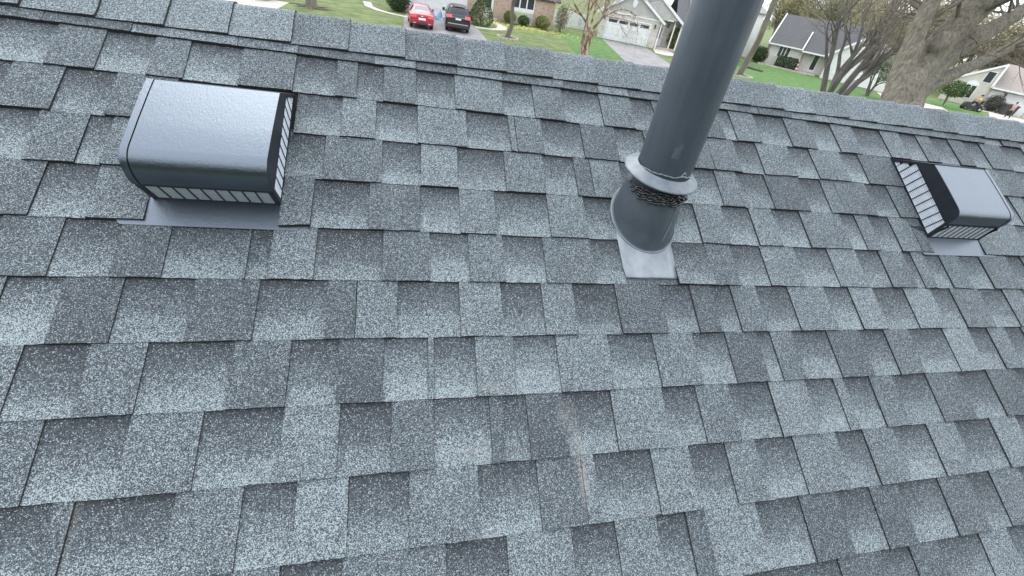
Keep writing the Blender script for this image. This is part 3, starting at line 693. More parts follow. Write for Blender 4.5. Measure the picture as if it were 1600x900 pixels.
def stone(name, cols, sc, stretch, mortar=(.5, .48, .44)):
    mt = new_mat(name, cols[0], .9); b = mt.node_tree.nodes['Principled BSDF']
    t = N(mt, 'ShaderNodeTexCoord'); mpn = N(mt, 'ShaderNodeMapping'); LK(mt, t.outputs['Object'], mpn.inputs[0]); mpn.inputs['Scale'].default_value = stretch
    v = N(mt, 'ShaderNodeTexVoronoi'); v.inputs['Scale'].default_value = sc; LK(mt, mpn.outputs[0], v.inputs['Vector'])
    sp_ = N(mt, 'ShaderNodeSeparateColor'); LK(mt, v.outputs['Color'], sp_.inputs[0])
    r = ramp(mt, [(i/(len(cols)-1), c) for i, c in enumerate(cols)]); LK(mt, sp_.outputs[0], r.inputs[0])
    ed = N(mt, 'ShaderNodeTexVoronoi', feature='DISTANCE_TO_EDGE'); ed.inputs['Scale'].default_value = sc; LK(mt, mpn.outputs[0], ed.inputs['Vector'])
    f = math_(mt, 'LESS_THAN', ed.outputs['Distance'], .05)
    mx_ = N(mt, 'ShaderNodeMix', data_type='RGBA'); LK(mt, f, mx_.inputs['Factor']); LK(mt, r.outputs[0], mx_.inputs['A']); mx_.inputs['B'].default_value = (*mortar, 1)
    LK(mt, mx_.outputs['Result'], b.inputs['Base Color'])
    bp = N(mt, 'ShaderNodeBump'); bp.inputs['Strength'].default_value = .7; bp.inputs['Distance'].default_value = .03; LK(mt, ed.outputs['Distance'], bp.inputs['Height']); LK(mt, bp.outputs[0], b.inputs['Normal'])
    return mt
M_brick = stone('mixed_brick', [(.36, .20, .14), (.46, .30, .22), (.50, .36, .27), (.40, .30, .24)], 4.2, (1, 1, 2.6), (.52, .46, .42))
M_stone = stone('pale_ledge_stone', [(.40, .36, .32), (.52, .48, .44), (.60, .57, .53), (.46, .42, .38)], 2.6, (1, 1, 2.2), (.55, .53, .50))
M_rgrey = noisy('grey_roof_shingles', (.070, .072, .077), (.108, .110, .116), 9, .9, detail=8, stretch=(1, 1, 1))
M_rtan = noisy('tan_roof_shingles', (.25, .215, .195), (.32, .285, .26), 7, .9, detail=8)
M_rred = noisy('dark_red_roof_shingles', (.14, .07, .065), (.19, .10, .09), 7, .9, detail=8)
M_rpale = noisy('pale_grey_roof_shingles', (.20, .20, .20), (.28, .28, .275), 7, .9, detail=8)
M_panel = noisy('solar_panel_glass', (.030, .036, .058), (.042, .050, .075), 4, .16, spec=.8)

class House:
    def __init__(s, loc, yaw, label):
        s.r = empty('house', (loc[0], loc[1], 0), R(yaw), label, 'house')
    def wall(s, pts, y, mat, th=.15, name='wall', facing=-1):
        """upright polygon (x, z) at depth y, thickness going back"""
        T = MB(); T.prism([(a, y, b) for a, b in pts], (0, facing*th, 0)); return fix(T.build(name, mat, s.r))
    def box(s, name, b, mat, parent=None):
        T = MB(); T.box(*b); return T.build(name, mat, parent or s.r)
    def slab(s, pts, mat, th=.16, name='roof'):
        T = MB(); P = [Vector(p_) for p_ in pts]; nrm = (P[1]-P[0]).cross(P[2]-P[0]).normalized()
        if nrm.z < 0: P.reverse(); nrm = -nrm
        T.prism(P, nrm*th); return fix(T.build(name, mat, s.r))
    def rake(s, a, b, w_=.12, h_=.22, name='rake_trim', mat=None):
        T = MB(); T.beam(a, b, w_, h_); return fix(T.build(name, mat or M_trim, s.r))
    def window(s, x0, x1, z0, z1, y, n=1, f=.07, face=-1, sill=0):
        T = MB(); yo = y - .05
        T.box(x0-f, x1+f, yo, y+.02, z1, z1+f); T.box(x0-f, x1+f, yo-.02, y+.02, z0-f-sill, z0)
        T.box(x0-f, x0, yo, y+.02, z0, z1); T.box(x1, x1+f, yo, y+.02, z0, z1)
        for i in range(1, n): x = x0+(x1-x0)*i/n; T.box(x-f*.7, x+f*.7, yo, y+.02, z0, z1)
        fr_ = T.build('window', M_trim, s.r)
        w_ = (x1-x0)/n
        for i in range(n):
            T = MB(); T.box(x0+i*w_+(f*.7 if i else 0), x0+(i+1)*w_-(f*.7 if i < n-1 else 0), y-.025, y-.01, z0, z1); T.build('pane', M_glass, fr_)
        return fr_
    def lamp(s, x, y, z):
        T = MB(); T.box(x-.06, x+.06, y-.16, y-.02, z-.14, z+.14); T.box(x-.09, x+.09, y-.19, y+.0, z+.14, z+.19); T.box(x-.03, x+.03, y-.1, y, z-.24, z-.14)
        return T.build('wall_lantern', M_steel, s.r)
    def garage(s, x0, x1, y, h=2.13, nsec=4, windows=0, mat=None):
        d = empty('garage_door'); d.parent = s.r; hh = h/nsec; mat = mat or M_gdoor
        for i in range(nsec):
            T = MB(); z0, z1 = i*hh+.006, (i+1)*hh-.006
            T.box(x0, x1, y-.02, y+.02, z0, z1); npn = 8 if x1-x0 > 3 else 4; pw = (x1-x0)/npn
            if not (windows and i == nsec-1):
                for j in range(npn): T.box(x0+j*pw+.07, x0+(j+1)*pw-.07, y-.032, y-.019, z0+.08, z1-.08)
            sec = T.build('door_section', mat, d)
        if windows:
            ww = (x1-x0)/windows
            for j in range(windows):
                T = MB(); T.box(x0+j*ww+.12, x0+(j+1)*ww-.12, y-.045, y-.019, h-hh+.13, h-.12); T.build('pane', M_glass, d)
        return d
def gable_roof_x(H, x0, x1, y0, y1, ze, zr, mat, over=.35):
    """ridge along local x"""
    ym = (y0+y1)/2; s_ = (zr-ze)/(ym-y0); yo0, yo1 = y0-over, y1+over; zo = ze - s_*over
    a = H.slab([(x0, yo0, zo), (x1, yo0, zo), (x1, ym, zr), (x0, ym, zr)], mat); H.slab([(x1, yo1, zo), (x0, yo1, zo), (x0, ym, zr), (x1, ym, zr)], mat); return a
def gable_roof_y(H, x0, x1, y0, y1, ze, zr, mat, over=.35):
    xm = (x0+x1)/2; s_ = (zr-ze)/(xm-x0); zo = ze - s_*over
    H.slab([(x0-over, y0, zo), (xm, y0, zr), (xm, y1, zr), (x0-over, y1, zo)], mat); H.slab([(x1+over, y0, zo), (xm, y0, zr), (xm, y1, zr), (x1+over, y1, zo)], mat)
    for x_ in (x0-over, x1+over): H.rake((x_, y0-.03, zo-.06), (xm, y0-.03, zr-.06))

# ------------------------------------------------------------------ house A: brick house with the two cars
H = House((0, 49), 0, 'brick house with a plain white double garage door behind the red car and van')
H.wall([(-.9, 0), (.45, 0), (.45, 2.25), (5.65, 2.25), (5.65, 0), (6.9, 0), (6.9, 2.9), (3.0, 4.8), (-.9, 2.9)], 0, M_brick)
H.box('wall', (-.9, -.75, .15, 12.5, 0, 2.9), M_wlap); H.box('wall', (6.75, 6.9, .15, 6.0, 0, 2.9), M_brick)
H.garage(.5, 5.6, .1, 2.2, 4)
T = MB(); T.box(.38, .5, -.03, .12, 0, 2.2); T.box(5.6, 5.72, -.03, .12, 0, 2.2); T.box(.38, 5.72, -.03, .12, 2.2, 2.34); T.build('garage_trim', M_trim, H.r)
H.wall([(6.9, 0), (8.2, 0), (8.2, 2.1), (9.3, 2.1), (9.3, 0), (11.2, 0), (11.2, 1.15), (13.75, 1.15), (13.75, 2.5), (11.2, 2.5), (11.2, 2.9), (6.9, 2.9)], 5.9, M_brick)
H.wall([(11.2, 2.5), (13.75, 2.5), (13.75, 0), (16.1, 0), (16.1, 2.9), (11.2, 2.9)], 5.9, M_brick)
H.wall([(11.2, 0), (13.75, 0), (13.75, .95), (11.2, .95)], 5.9, M_stone)
H.window(11.3, 13.65, 1.5, 2.45, 5.86, 3, .1, sill=.26)
H.box('wall', (15.95, 16.1, 6.05, 14.9, 0, 2.9), M_wlap)
dr = H.box('front_door', (8.25, 9.25, 5.98, 6.03, .15, 2.1), M_trim); H.box('door_glass', (8.5, 9.0, 5.95, 5.985, 1.1, 1.9), M_glass, dr)
T = MB(); T.box(7.9, 9.7, 5.0, 5.9, 0, .14); T.build('door_step', M_conc, H.r)
gable_roof_y(H, -.9, 6.9, -.4, 13, 2.9, 4.8, M_rgrey, .3); gable_roof_x(H, 3, 16.6, 5.9, 15, 2.9, 6.2, M_rgrey)

# ------------------------------------------------------------------ house B: stone gabled garage house
BY = -21.8
H = House((22.3, 54.3), BY, 'pale stone house with twin gables and four small windows in its garage door')
H.wall([(-.8, 0), (-.05, 0), (-.05, 2.2), (4.9, 2.2), (4.9, 0), (5.8, 0), (5.8, 2.62), (-.8, 2.62)], 0, M_stone)
H.wall([(-1.0, 2.76), (6.0, 2.76), (2.5, 4.95)], -.01, M_glap, .12, 'gable_siding')
T = MB(); T.box(-.9, 5.95, -.07, .05, 2.62, 2.76); T.build('belt_trim', M_trim, H.r)
H.garage(0, 4.83, .1, 2.15, 4, 4)
T = MB(); T.box(-.1, 0, -.03, .11, 0, 2.15); T.box(4.83, 4.94, -.03, .11, 0, 2.15); T.box(-.1, 4.94, -.03, .11, 2.15, 2.28); T.build('garage_trim', M_trim, H.r)
T = MB(); T.rings([[(2.5 + .26*math.cos(a*math.pi/8)*k_, -.06-z_, 3.85 + .42*math.sin(a*math.pi/8)*k_) for a in range(16)] for k_, z_ in ((1, 0), (1, .04), (.7, .05), (.5, .09), (.1, .1))]); fix(T.build('gable_medallion', M_trim, H.r))
H.lamp(5.34, 0, 2.1); H.lamp(-.42, 0, 2.1)
H.box('wall', (5.65, 5.8, .15, 3.2, 0, 2.7), M_glap); H.box('wall', (-.8, -.65, .15, 10, 0, 2.7), M_glap)
T = MB(); T.box(5.9, 6.05, -.02, .12, 0, 2.75); T.build('corner_board', M_trim, H.r)
gable_roof_y(H, -1.0, 6.0, -.35, 9, 2.72, 4.95, M_rpale, .3)
# recessed entry under the second gable
H.wall([(5.8, 0), (8.2, 0), (8.2, 2.75), (5.8, 2.75)], 3.0, M_stone)
H.wall([(1.2, 2.9), (8.5, 2.9), (4.9, 5.25)], 1.55, M_glap, .12, 'gable_siding')
gable_roof_y(H, 1.3, 8.4, 1.4, 10, 2.82, 5.2, M_rpale, .35)
dr = H.box('front_door', (5.95, 6.75, 2.92, 2.99, .15, 2.2), M_trim); H.box('door_glass', (6.15, 6.5, 2.88, 2.925, .9, 2.0), M_glass, dr)
H.lamp(7.1, 2.98, 2.3)
T = MB(); T.box(7.55, 7.69, 1.5, 1.64, .12, 2.8); T.build('porch_post', M_trim, H.r)
T = MB(); T.box(5.9, 8.6, .9, 3.0, 0, .15); T.build('door_step', M_conc, H.r)
# right wing with porch and solar panels
H.wall([(8.2, 0), (15.5, 0), (15.5, 2.75), (8.2, 2.75)], 3.6, M_glap)
H.window(8.9, 10.8, .5, 2.2, 3.58, 2, .06)
T = MB(); T.box(8.35, 8.5, 1.6, 1.75, 0, 2.7); T.box(15.1, 15.25, 1.6, 1.75, 0, 2.7); T.box(8.2, 15.5, 1.5, 1.75, 2.55, 2.8); T.build('porch_frame', M_trim, H.r)
def slope_b(y): return 2.85 + (y-1.5)*.52
H.slab([(7.6, 1.3, slope_b(1.3)), (15.8, 1.3, slope_b(1.3)), (15.8, 7.5, slope_b(7.5)), (7.6, 7.5, slope_b(7.5))], M_rgrey); H.slab([(15.8, 13.7, slope_b(1.3)), (7.6, 13.7, slope_b(1.3)), (7.6, 7.5, slope_b(7.5)), (15.8, 7.5, slope_b(7.5))], M_rgrey)
for i in range(4):
    for j in range(2):
        xa = 8.9 + i*1.12; ya, yb = 2.3 + j*1.95, 4.15 + j*1.95
        T = MB(); up = .13; T.prism([(xa, ya, slope_b(ya)+up), (xa+1.06, ya, slope_b(ya)+up), (xa+1.06, yb, slope_b(yb)+up), (xa, yb, slope_b(yb)+up)], Vector((0, -.46, .89))*.05)
        fix(T.build('solar_panel', M_panel, H.r))
H.box('wall', (15.35, 15.5, 3.75, 11.5, 0, 2.75), M_glap)

# ------------------------------------------------------------------ house C: white and cream ranch
H = House((45.5, 55.6), -46.4, 'cream ranch house with dark grey roof and a clipped hedge beneath its window')
H.wall([(0, 0), (4.0, 0), (4.0, 2.75), (0, 2.75)], 0, M_clap)
T = MB(); T.prism([(0, 0, 0), (0, 9.0, 0), (0, 9.0, 2.75), (0, 4.5, 5.7), (0, 0, 2.75)], (-.15, 0, 0)); fix(T.build('wall', M_wlap, H.r))
H.rake((-.2, -.45, 2.42), (-.2, 4.5, 5.68)); H.rake((-.2, 9.45, 2.42), (-.2, 4.5, 5.68))
H.window(1.25, 2.5, 1.2, 2.5, -.01, 3, .07)
gable_roof_x(H, -.25, 4.0, 0, 9, 2.75, 5.72, M_rgrey, .45)
H.rake((-.2, -.5, 2.38), (3.9, -.5, 2.38), .1, .16, 'gutter')
H.wall([(4.0, 0), (5.2, 0), (5.2, 2.3), (6.1, 2.3), (6.1, 0), (7.6, 0), (7.6, 2.7), (4.0, 2.7)], .6, M_clap)
gable_roof_x(H, 3.9, 9.5, -.35, 9, 2.62, 5.86, M_rgrey, .45)
H.rake((3.85, -.82, 2.32), (3.85, 1.9, 4.28)); H.rake((3.9, -.86, 2.26), (7.0, -.86, 2.26), .1, .16, 'gutter')
dr = H.box('front_door', (5.22, 6.08, .66, .72, .2, 2.28), M_trim); H.box('door_glass', (5.4, 5.9, .63, .665, .5, 2.1), M_glass, dr)
H.lamp(4.95, .58, 2.15)
T = MB(); T.box(4.8, 6.5, -.6, .6, 0, .19); T.box(5.0, 6.3, -.9, -.6, 0, .1); T.build('door_step', M_conc, H.r)
H.wall([(7.0, 0), (7.9, 0), (7.9, 2.2), (12.9, 2.2), (12.9, 0), (13.9, 0), (13.9, 2.7), (10.4, 5.5), (7.0, 2.8)], -.9, M_wlap)
H.garage(7.95, 12.85, -.82, 2.2, 4)
gable_roof_y(H, 7.0, 13.9, -1.2, 9, 2.75, 5.5, M_rgrey, .35)
H.box('wall', (13.75, 13.9, -.75, 8, 0, 2.7), M_wlap)
H.box('garage_trim', (7.84, 7.95, -.93, -.78, 0, 2.2), M_trim)
T = MB()
for i in range(14): T.box(-.3+i*.42, .1+i*.42, -1.75-.1*math.sin(i*.7), -1.5-.1*math.sin(i*.7), 0, .16)
fix(T.build('garden_edging', M_conc, H.r))

# ------------------------------------------------------------------ house D: beige house at the right edge
H = House((69, 46.3), -55.4, 'beige house with a tan roof and two white garage doors at the far right')
H.wall([(-2.4, 0), (1.7, 0), (1.7, 4.75), (-2.4, 2.3)], 0, M_blap)
H.rake((-2.7, -.15, 2.2), (1.8, -.15, 4.9)); T = MB(); T.box(1.62, 1.85, -.22, .02, 2.3, 4.9); T.build('corner_board', M_trim, H.r)
H.window(-.6, .44, .78, 2.15, -.01, 2, .07); H.window(.55, 1.3, 2.75, 3.9, -.01, 1, .07)
T = MB(); P_ = [(-.08 + .62*math.cos(a*math.pi/8), -.03, 2.25 + .45*math.sin(a*math.pi/8)) for a in range(9)]; T.prism(P_, (0, -.05, 0)); fix(T.build('arched_window_head', M_trim, H.r))
H.wall([(1.7, 0), (1.95, 0), (1.95, 2.15), (3.25, 2.15), (3.25, 0), (3.5, 0), (3.5, 2.15), (6.0, 2.15), (6.0, 0), (6.6, 0), (6.6, 2.55), (1.7, 2.55)], .2, M_blap)
H.garage(1.97, 3.23, .28, 2.13, 4); H.garage(3.52, 5.98, .28, 2.13, 4)
H.slab([(1.75, -.35, 2.42), (9.2, -.35, 2.42), (9.2, 4.6, 5.0), (1.75, 4.6, 5.0)], M_rtan); H.slab([(9.2, 9.6, 2.42), (1.75, 9.6, 2.42), (1.75, 4.6, 5.0), (9.2, 4.6, 5.0)], M_rtan)
H.slab([(-2.8, -.2, 2.25), (1.8, -.2, 4.9), (1.8, 8, 4.9), (-2.8, 8, 2.25)], M_rtan)
H.rake((1.8, -.4, 2.36), (9.2, -.4, 2.36), .1, .16, 'gutter')
for x_ in (6.6, 8.8): H.rake((x_, -.25, 0), (x_, -.25, 2.4), .16, .16, 'porch_post')
H.wall([(6.6, 0), (9.0, 0), (9.0, 2.55), (6.6, 2.55)], 1.6, M_blap); H.window(7.2, 8.4, .9, 2.1, 1.58, 2)
H.box('wall', (-2.4, -2.25, .15, 8, 0, 2.3), M_blap); H.box('wall', (8.85, 9.0, 1.7, 8, 0, 2.55), M_blap)
H.lamp(3.38, .18, 1.9)
# houses farther back
def far_house(loc, yaw, wd, dp, ze, zr, wm, rm, label):
    H = House(loc, yaw, label); H.wall([(0, 0), (wd, 0), (wd, ze), (0, ze)], 0, wm); H.wall([(0, 0), (wd, 0), (wd, ze), (0, ze)], dp-.15, wm)
    for x_ in (0, wd-.15):
        T = MB(); T.prism([(x_+.15, .15, 0), (x_+.15, dp-.15, 0), (x_+.15, dp-.15, ze), (x_+.15, dp/2, zr-.2), (x_+.15, .15, ze)], (.15, 0, 0)); fix(T.build('wall', wm, H.r))
    H.window(wd*.15, wd*.35, 1, 2.2, -.01, 2); H.window(wd*.6, wd*.85, 1, 2.2, -.01, 3)
    gable_roof_x(H, -.4, wd+.4, 0, dp, ze, zr, rm, .4)
    return H
far_house((108, 62), -50, 14, 9, 2.8, 5.9, M_blap, M_rred, 'house with a dark red roof behind the beige house')
far_house((128, 66), -60, 15, 9, 2.8, 6.0, M_wlap, M_rpale, 'distant white house with a pale roof beyond the dark red roof')
far_house((-20, 52), 4, 9.5, 10, 2.8, 5.6, M_blap, M_rtan, 'beige house up the concrete driveway at the far left')
far_house((38.5, 60.5), 0, 8.3, 10, 5.4, 7.2, M_wlap, M_rpale, 'tall white house half hidden behind the vent pipe, left of the ranch house')

# ------------------------------------------------------------------ vehicles (rear faces -y)
M_red = noisy('metallic_red_paint', (.33, .02, .035), (.40, .03, .045), 2, .25, spec=.7)
M_blackp = noisy('black_paint', (.010, .012, .016), (.018, .020, .024), 2, .18, spec=.7)
M_tire = new_mat('tyre_rubber', g3(.02), .8); M_rim = new_mat('alloy', g3(.45), .35, .8)
M_carglass = new_mat('car_glass', (.06, .08, .09), .22, 0, .4)
M_tail = new_mat('tail_lamp_red', (.70, .10, .12), .2); M_plate = new_mat('plate', (.75, .74, .75), .5); M_chrome = new_mat('chrome', g3(.65), .2, .9)
M_plast = new_mat('dark_plastic', g3(.03), .5)
def car_body(T, st):
    """st: list of (y, half width, z bottom, z belt, z top, half width at the top)"""
    rg_ = []
    for (y, w_, zb, zm, zt, wt) in st:
        prof = [(0, zb), (w_*.86, zb), (w_*.97, zb+.12), (w_, zb+(zm-zb)*.45), (w_*.985, zm-.08), (w_*.93, zm), (max(wt, .01)*1.02, zt-.05 if zt > zm+.1 else zm+.01), (wt*.88, zt), (wt*.45, zt+.015), (0, zt+.02)]
        full = [(x, y, z) for x, z in prof] + [(-x, y, z) for x, z in reversed(prof[1:-1])]
        rg_.append(full)
    T.rings(rg_, 0, True, True, True); return rg_
def wheel(root, x, y, r_):
    sg = 1 if x > 0 else -1; T = MB()
    cir = lambda rr, xx: [(xx, y+math.cos(a*math.pi/10)*rr, r_+math.sin(a*math.pi/10)*rr) for a in range(20)]
    T.rings([cir(r_*.62, x+sg*.01), cir(r_*.92, x+sg*.02), cir(r_, x), cir(r_, x-sg*.18), cir(r_*.9, x-sg*.21)], 0, True, False, True); w_ = fix(T.build('wheel', M_tire, root))
    T = MB(); T.rings([cir(.05, x+sg*.02), cir(r_*.3, x+sg*.01), cir(r_*.6, x+sg*.012), cir(r_*.63, x-sg*.03)], 0, True, True, False); fix(T.build('rim', M_rim, w_))
def patch(name, mat, root, pts, t=.01):
    T = MB(); P = [Vector(p_) for p_ in pts]; n_ = (P[1]-P[0]).cross(P[2]-P[0]).normalized(); T.prism([p_ + n_*t for p_ in P], n_*t); return fix(T.build(name, mat, root))
def sedan(loc, yaw):
    r = empty('red_car', (loc[0], loc[1], .02), R(yaw), 'bright red sedan parked tail out on the asphalt driveway', 'car', 'cars parked on driveways')
    st = [(0, .80, .38, .86, .90, .70), (.06, .88, .28, .93, .97, .74), (.35, .915, .22, .98, 1.02, .74), (.75, .92, .22, 1.0, 1.06, .70), (1.5, .92, .22, 1.0, 1.38, .56), (1.9, .92, .22, .99, 1.45, .57), (2.7, .92, .22, .98, 1.46, .57), (3.15, .92, .22, .98, 1.32, .60), (3.7, .91, .22, .97, 1.0, .70), (4.4, .86, .24, .80, .84, .66), (4.7, .72, .35, .62, .66, .55)]
    T = MB(); car_body(T, st); o = fix(T.build('body', M_red, r, True)); md = o.modifiers.new('ss', 'SUBSURF'); md.levels = 1; md.render_levels = 2
    patch('rear_window', M_carglass, r, [(-.56, .80, 1.09), (.56, .80, 1.09), (.47, 1.44, 1.375), (-.47, 1.44, 1.375)], .018)
    patch('windscreen', M_carglass, r, [(.60, 3.62, 1.04), (-.60, 3.62, 1.04), (-.50, 3.1, 1.36), (.50, 3.1, 1.36)], .02)
    for s_ in (-1, 1):
        q = [(s_*.875, 1.15, 1.02), (s_*.885, 3.35, 1.02), (s_*.60, 2.9, 1.40), (s_*.585, 1.75, 1.40)]; patch('side_window', M_carglass, r, q if s_ > 0 else q[::-1], .02)
        patch('taillight', M_tail, r, [(s_*.86 if s_ < 0 else .42, -.03, .74), (-.42 if s_ < 0 else s_*.86, -.03, .74), (-.42 if s_ < 0 else s_*.86, -.01, .90), (s_*.86 if s_ < 0 else .42, -.01, .90)], .03)
        T = MB(); T.box(*sorted((s_*.95, s_*1.10)), 2.95, 3.07, 1.0, 1.14); T.build('mirror', M_red, r)
        for y_ in (.85, 3.75): wheel(r, s_*.86, y_, .33)
        T = MB(); T.box(*sorted((s_*.45, s_*.66)), -.02, .02, .36, .42); T.build('exhaust', M_chrome, r)
    T = MB(); T.box(-.26, .26, -.035, -.005, .60, .74); T.build('number_plate', M_plate, r)
    T = MB(); T.box(-.42, .42, -.012, .02, .30, .44); T.build('bumper_insert', M_plast, r)
    T = MB(); T.rings([[(.08*math.cos(a*.785)*k_, -.02-z_, .84+.035*math.sin(a*.785)*k_) for a in range(8)] for k_, z_ in ((1, 0), (.8, .012), (.1, .014))]); T.build('badge', M_chrome, r)
    T = MB(); T.tube([(0, 1.6, 1.42), (0, 1.5, 1.53)], [.012, .006], 5); T.build('aerial', M_plast, r)
    return r
def minivan(loc, yaw):
    r = empty('black_van', (loc[0], loc[1], .02), R(yaw), 'black minivan with chrome rear bumper strip parked beside the red car', 'minivan', 'cars parked on driveways')
    st = [(0, .88, .36, .95, .99, .84), (.05, .96, .28, 1.0, 1.06, .86), (.14, .985, .24, 1.02, 1.35, .80), (.36, .99, .22, 1.03, 1.70, .68), (.6, .995, .22, 1.03, 1.755, .68), (1.6, .995, .22, 1.02, 1.77, .69), (3.0, .995, .22, 1.0, 1.75, .69), (3.5, .99, .22, 1.0, 1.62, .70), (4.2, .98, .22, 1.0, 1.10, .78), (4.9, .9, .25, .84, .88, .70), (5.15, .75, .35, .68, .72, .6)]
    T = MB(); car_body(T, st); o = fix(T.build('body', M_blackp, r, True)); md = o.modifiers.new('ss', 'SUBSURF'); md.levels = 1; md.render_levels = 2
    patch('rear_window', M_carglass, r, [(-.78, .085, 1.13), (.78, .085, 1.13), (.66, .33, 1.62), (-.66, .33, 1.62)], .03)
    for s_ in (-1, 1):
        q = [(s_*.95, .55, 1.08), (s_*.96, 4.0, 1.06), (s_*.745, 3.5, 1.58), (s_*.72, .75, 1.66)]; patch('side_window', M_carglass, r, q if s_ > 0 else q[::-1], .02)
        a, b = sorted((s_*.93, s_*.50)); patch('taillight', M_tail, r, [(a, -.01, .96), (b, -.01, .96), (b, .05, 1.17), (a, .05, 1.17)], .035)
        T = MB(); T.box(*sorted((s_*1.0, s_*1.2)), 3.75, 3.9, 1.05, 1.27); T.build('mirror', M_blackp, r)
        for y_ in (1.0, 4.15): wheel(r, s_*.92, y_, .36)
        T = MB(); T.beam((s_*.66, .8, 1.80), (s_*.66, 3.3, 1.79), .04, .04); T.build('roof_rail', M_chrome, r)
    T = MB(); T.box(-.22, .22, -.05, -.01, .86, .98); T.build('number_plate', M_plate, r)
    T = MB(); T.box(-.50, .50, -.045, .0, 1.005, 1.03); T.build('chrome_strip', M_chrome, r)
    T = MB(); T.box(-.80, .80, -.06, .05, .56, .62); T.build('bumper_trim', M_chrome, r)
    T = MB(); T.box(-.9, .9, -.05, .1, .36, .54); fix(T.build('bumper', M_plast, r))
    T = MB(); T.box(-.52, .52, .28, .42, 1.72, 1.76); T.build('spoiler', M_blackp, r)
    return r
sedan((1.25, 38.5), 2); minivan((4.05, 39.7), -3)
c_ = minivan((-10.7, 41.0), 3); c_.name = 'dark_car'; c_['label'] = 'dark vehicle at the top left edge on the pale concrete driveway'
r = empty('garden_tarpaulin', (2.75, 46.2, .02), R(8), 'small blue and white folded tarpaulin tents in front of the white garage door', 'tarpaulin')
M_blue = noisy('blue_cloth', (.10, .20, .40), (.45, .55, .70), 3, .7)
for i, x in enumerate((-.35, .35)):
    T = MB(); T.prism([(x-.32, 0, 0), (x+.32, 0, 0), (x+.05, .1, .75)], (0, -.5, 0)); fix(T.build('panel', M_blue, r))

# ------------------------------------------------------------------ plants
def leaf_mat(name, c1, c2, c3=None):
    mt = noisy(name, c1, c2, 2.2, .75, c3=c3, lo=.35, hi=.6, detail=6); return mt
M_leaf_dark = leaf_mat('dark_evergreen', (.022, .048, .016), (.045, .085, .026))
M_leaf_mid = leaf_mat('mid_green_leaves', (.040, .080, .022), (.075, .125, .036))
M_leaf_yel = leaf_mat('yellow_green_leaves', (.105, .140, .030), (.19, .215, .055))
M_leaf_bud = leaf_mat('spring_buds', (.26, .25, .13), (.36, .34, .20))
M_leaf_white = leaf_mat('white_green_blossom', (.15, .18, .10), (.32, .34, .26))
M_bark = noisy('grey_brown_bark', (.105, .092, .075), (.175, .155, .128), 3.5, .95, bump=.9, detail=9, stretch=(1, 1, .28), bdist=.05)
M_bark_big = noisy('furrowed_bark', (.100, .090, .071), (.215, .193, .157), 15, .95, bump=1.0, detail=10, stretch=(1, 1, .30), lo=.36, hi=.66, bdist=.03)
M_bark_dark = noisy('dark_bark', (.095, .088, .078), (.165, .152, .135), 4, .95, bump=.7, detail=8, stretch=(1, 1, .3), bdist=.04)
M_bark_birch = noisy('peeling_birch_bark', (.16, .085, .06), (.36, .24, .18), 4.5, .9, detail=8, c3=(.62, .56, .50), stretch=(1, 1, .5), lo=.40, hi=.52)
M_twig = noisy('twigs', (.17, .145, .115), (.25, .215, .175), 2, .9)
M_twig_tan = noisy('tan_twigs', (.20, .165, .13), (.30, .25, .20), 2, .9)
def leaves(mb, centre, rad, n, size, rg_, shape='ball', sq=1.0):
    for _ in range(n):
        while True:
            d = Vector((rg_.uniform(-1, 1), rg_.uniform(-1, 1), rg_.uniform(-1, 1)))
            if .05 < d.length < 1: break
        d = d.normalized() * (d.length ** .45)
        p_ = Vector(centre) + Vector((d.x*rad[0], d.y*rad[1], d.z*rad[2]))
        a = Vector((rg_.gauss(0, 1), rg_.gauss(0, 1), rg_.gauss(0, 1))).normalized(); b = a.orthogonal().normalized(); c = a.cross(b)
        b.rotate(Matrix.Rotation(rg_.uniform(0, 6), 3, a)); c = a.cross(b); s_ = size*rg_.uniform(.6, 1.3)
        mb.add([p_-b*s_*.5, p_+c*s_*.35, p_+b*s_*.5, p_-c*s_*.35], [(0, 1, 2, 3)])
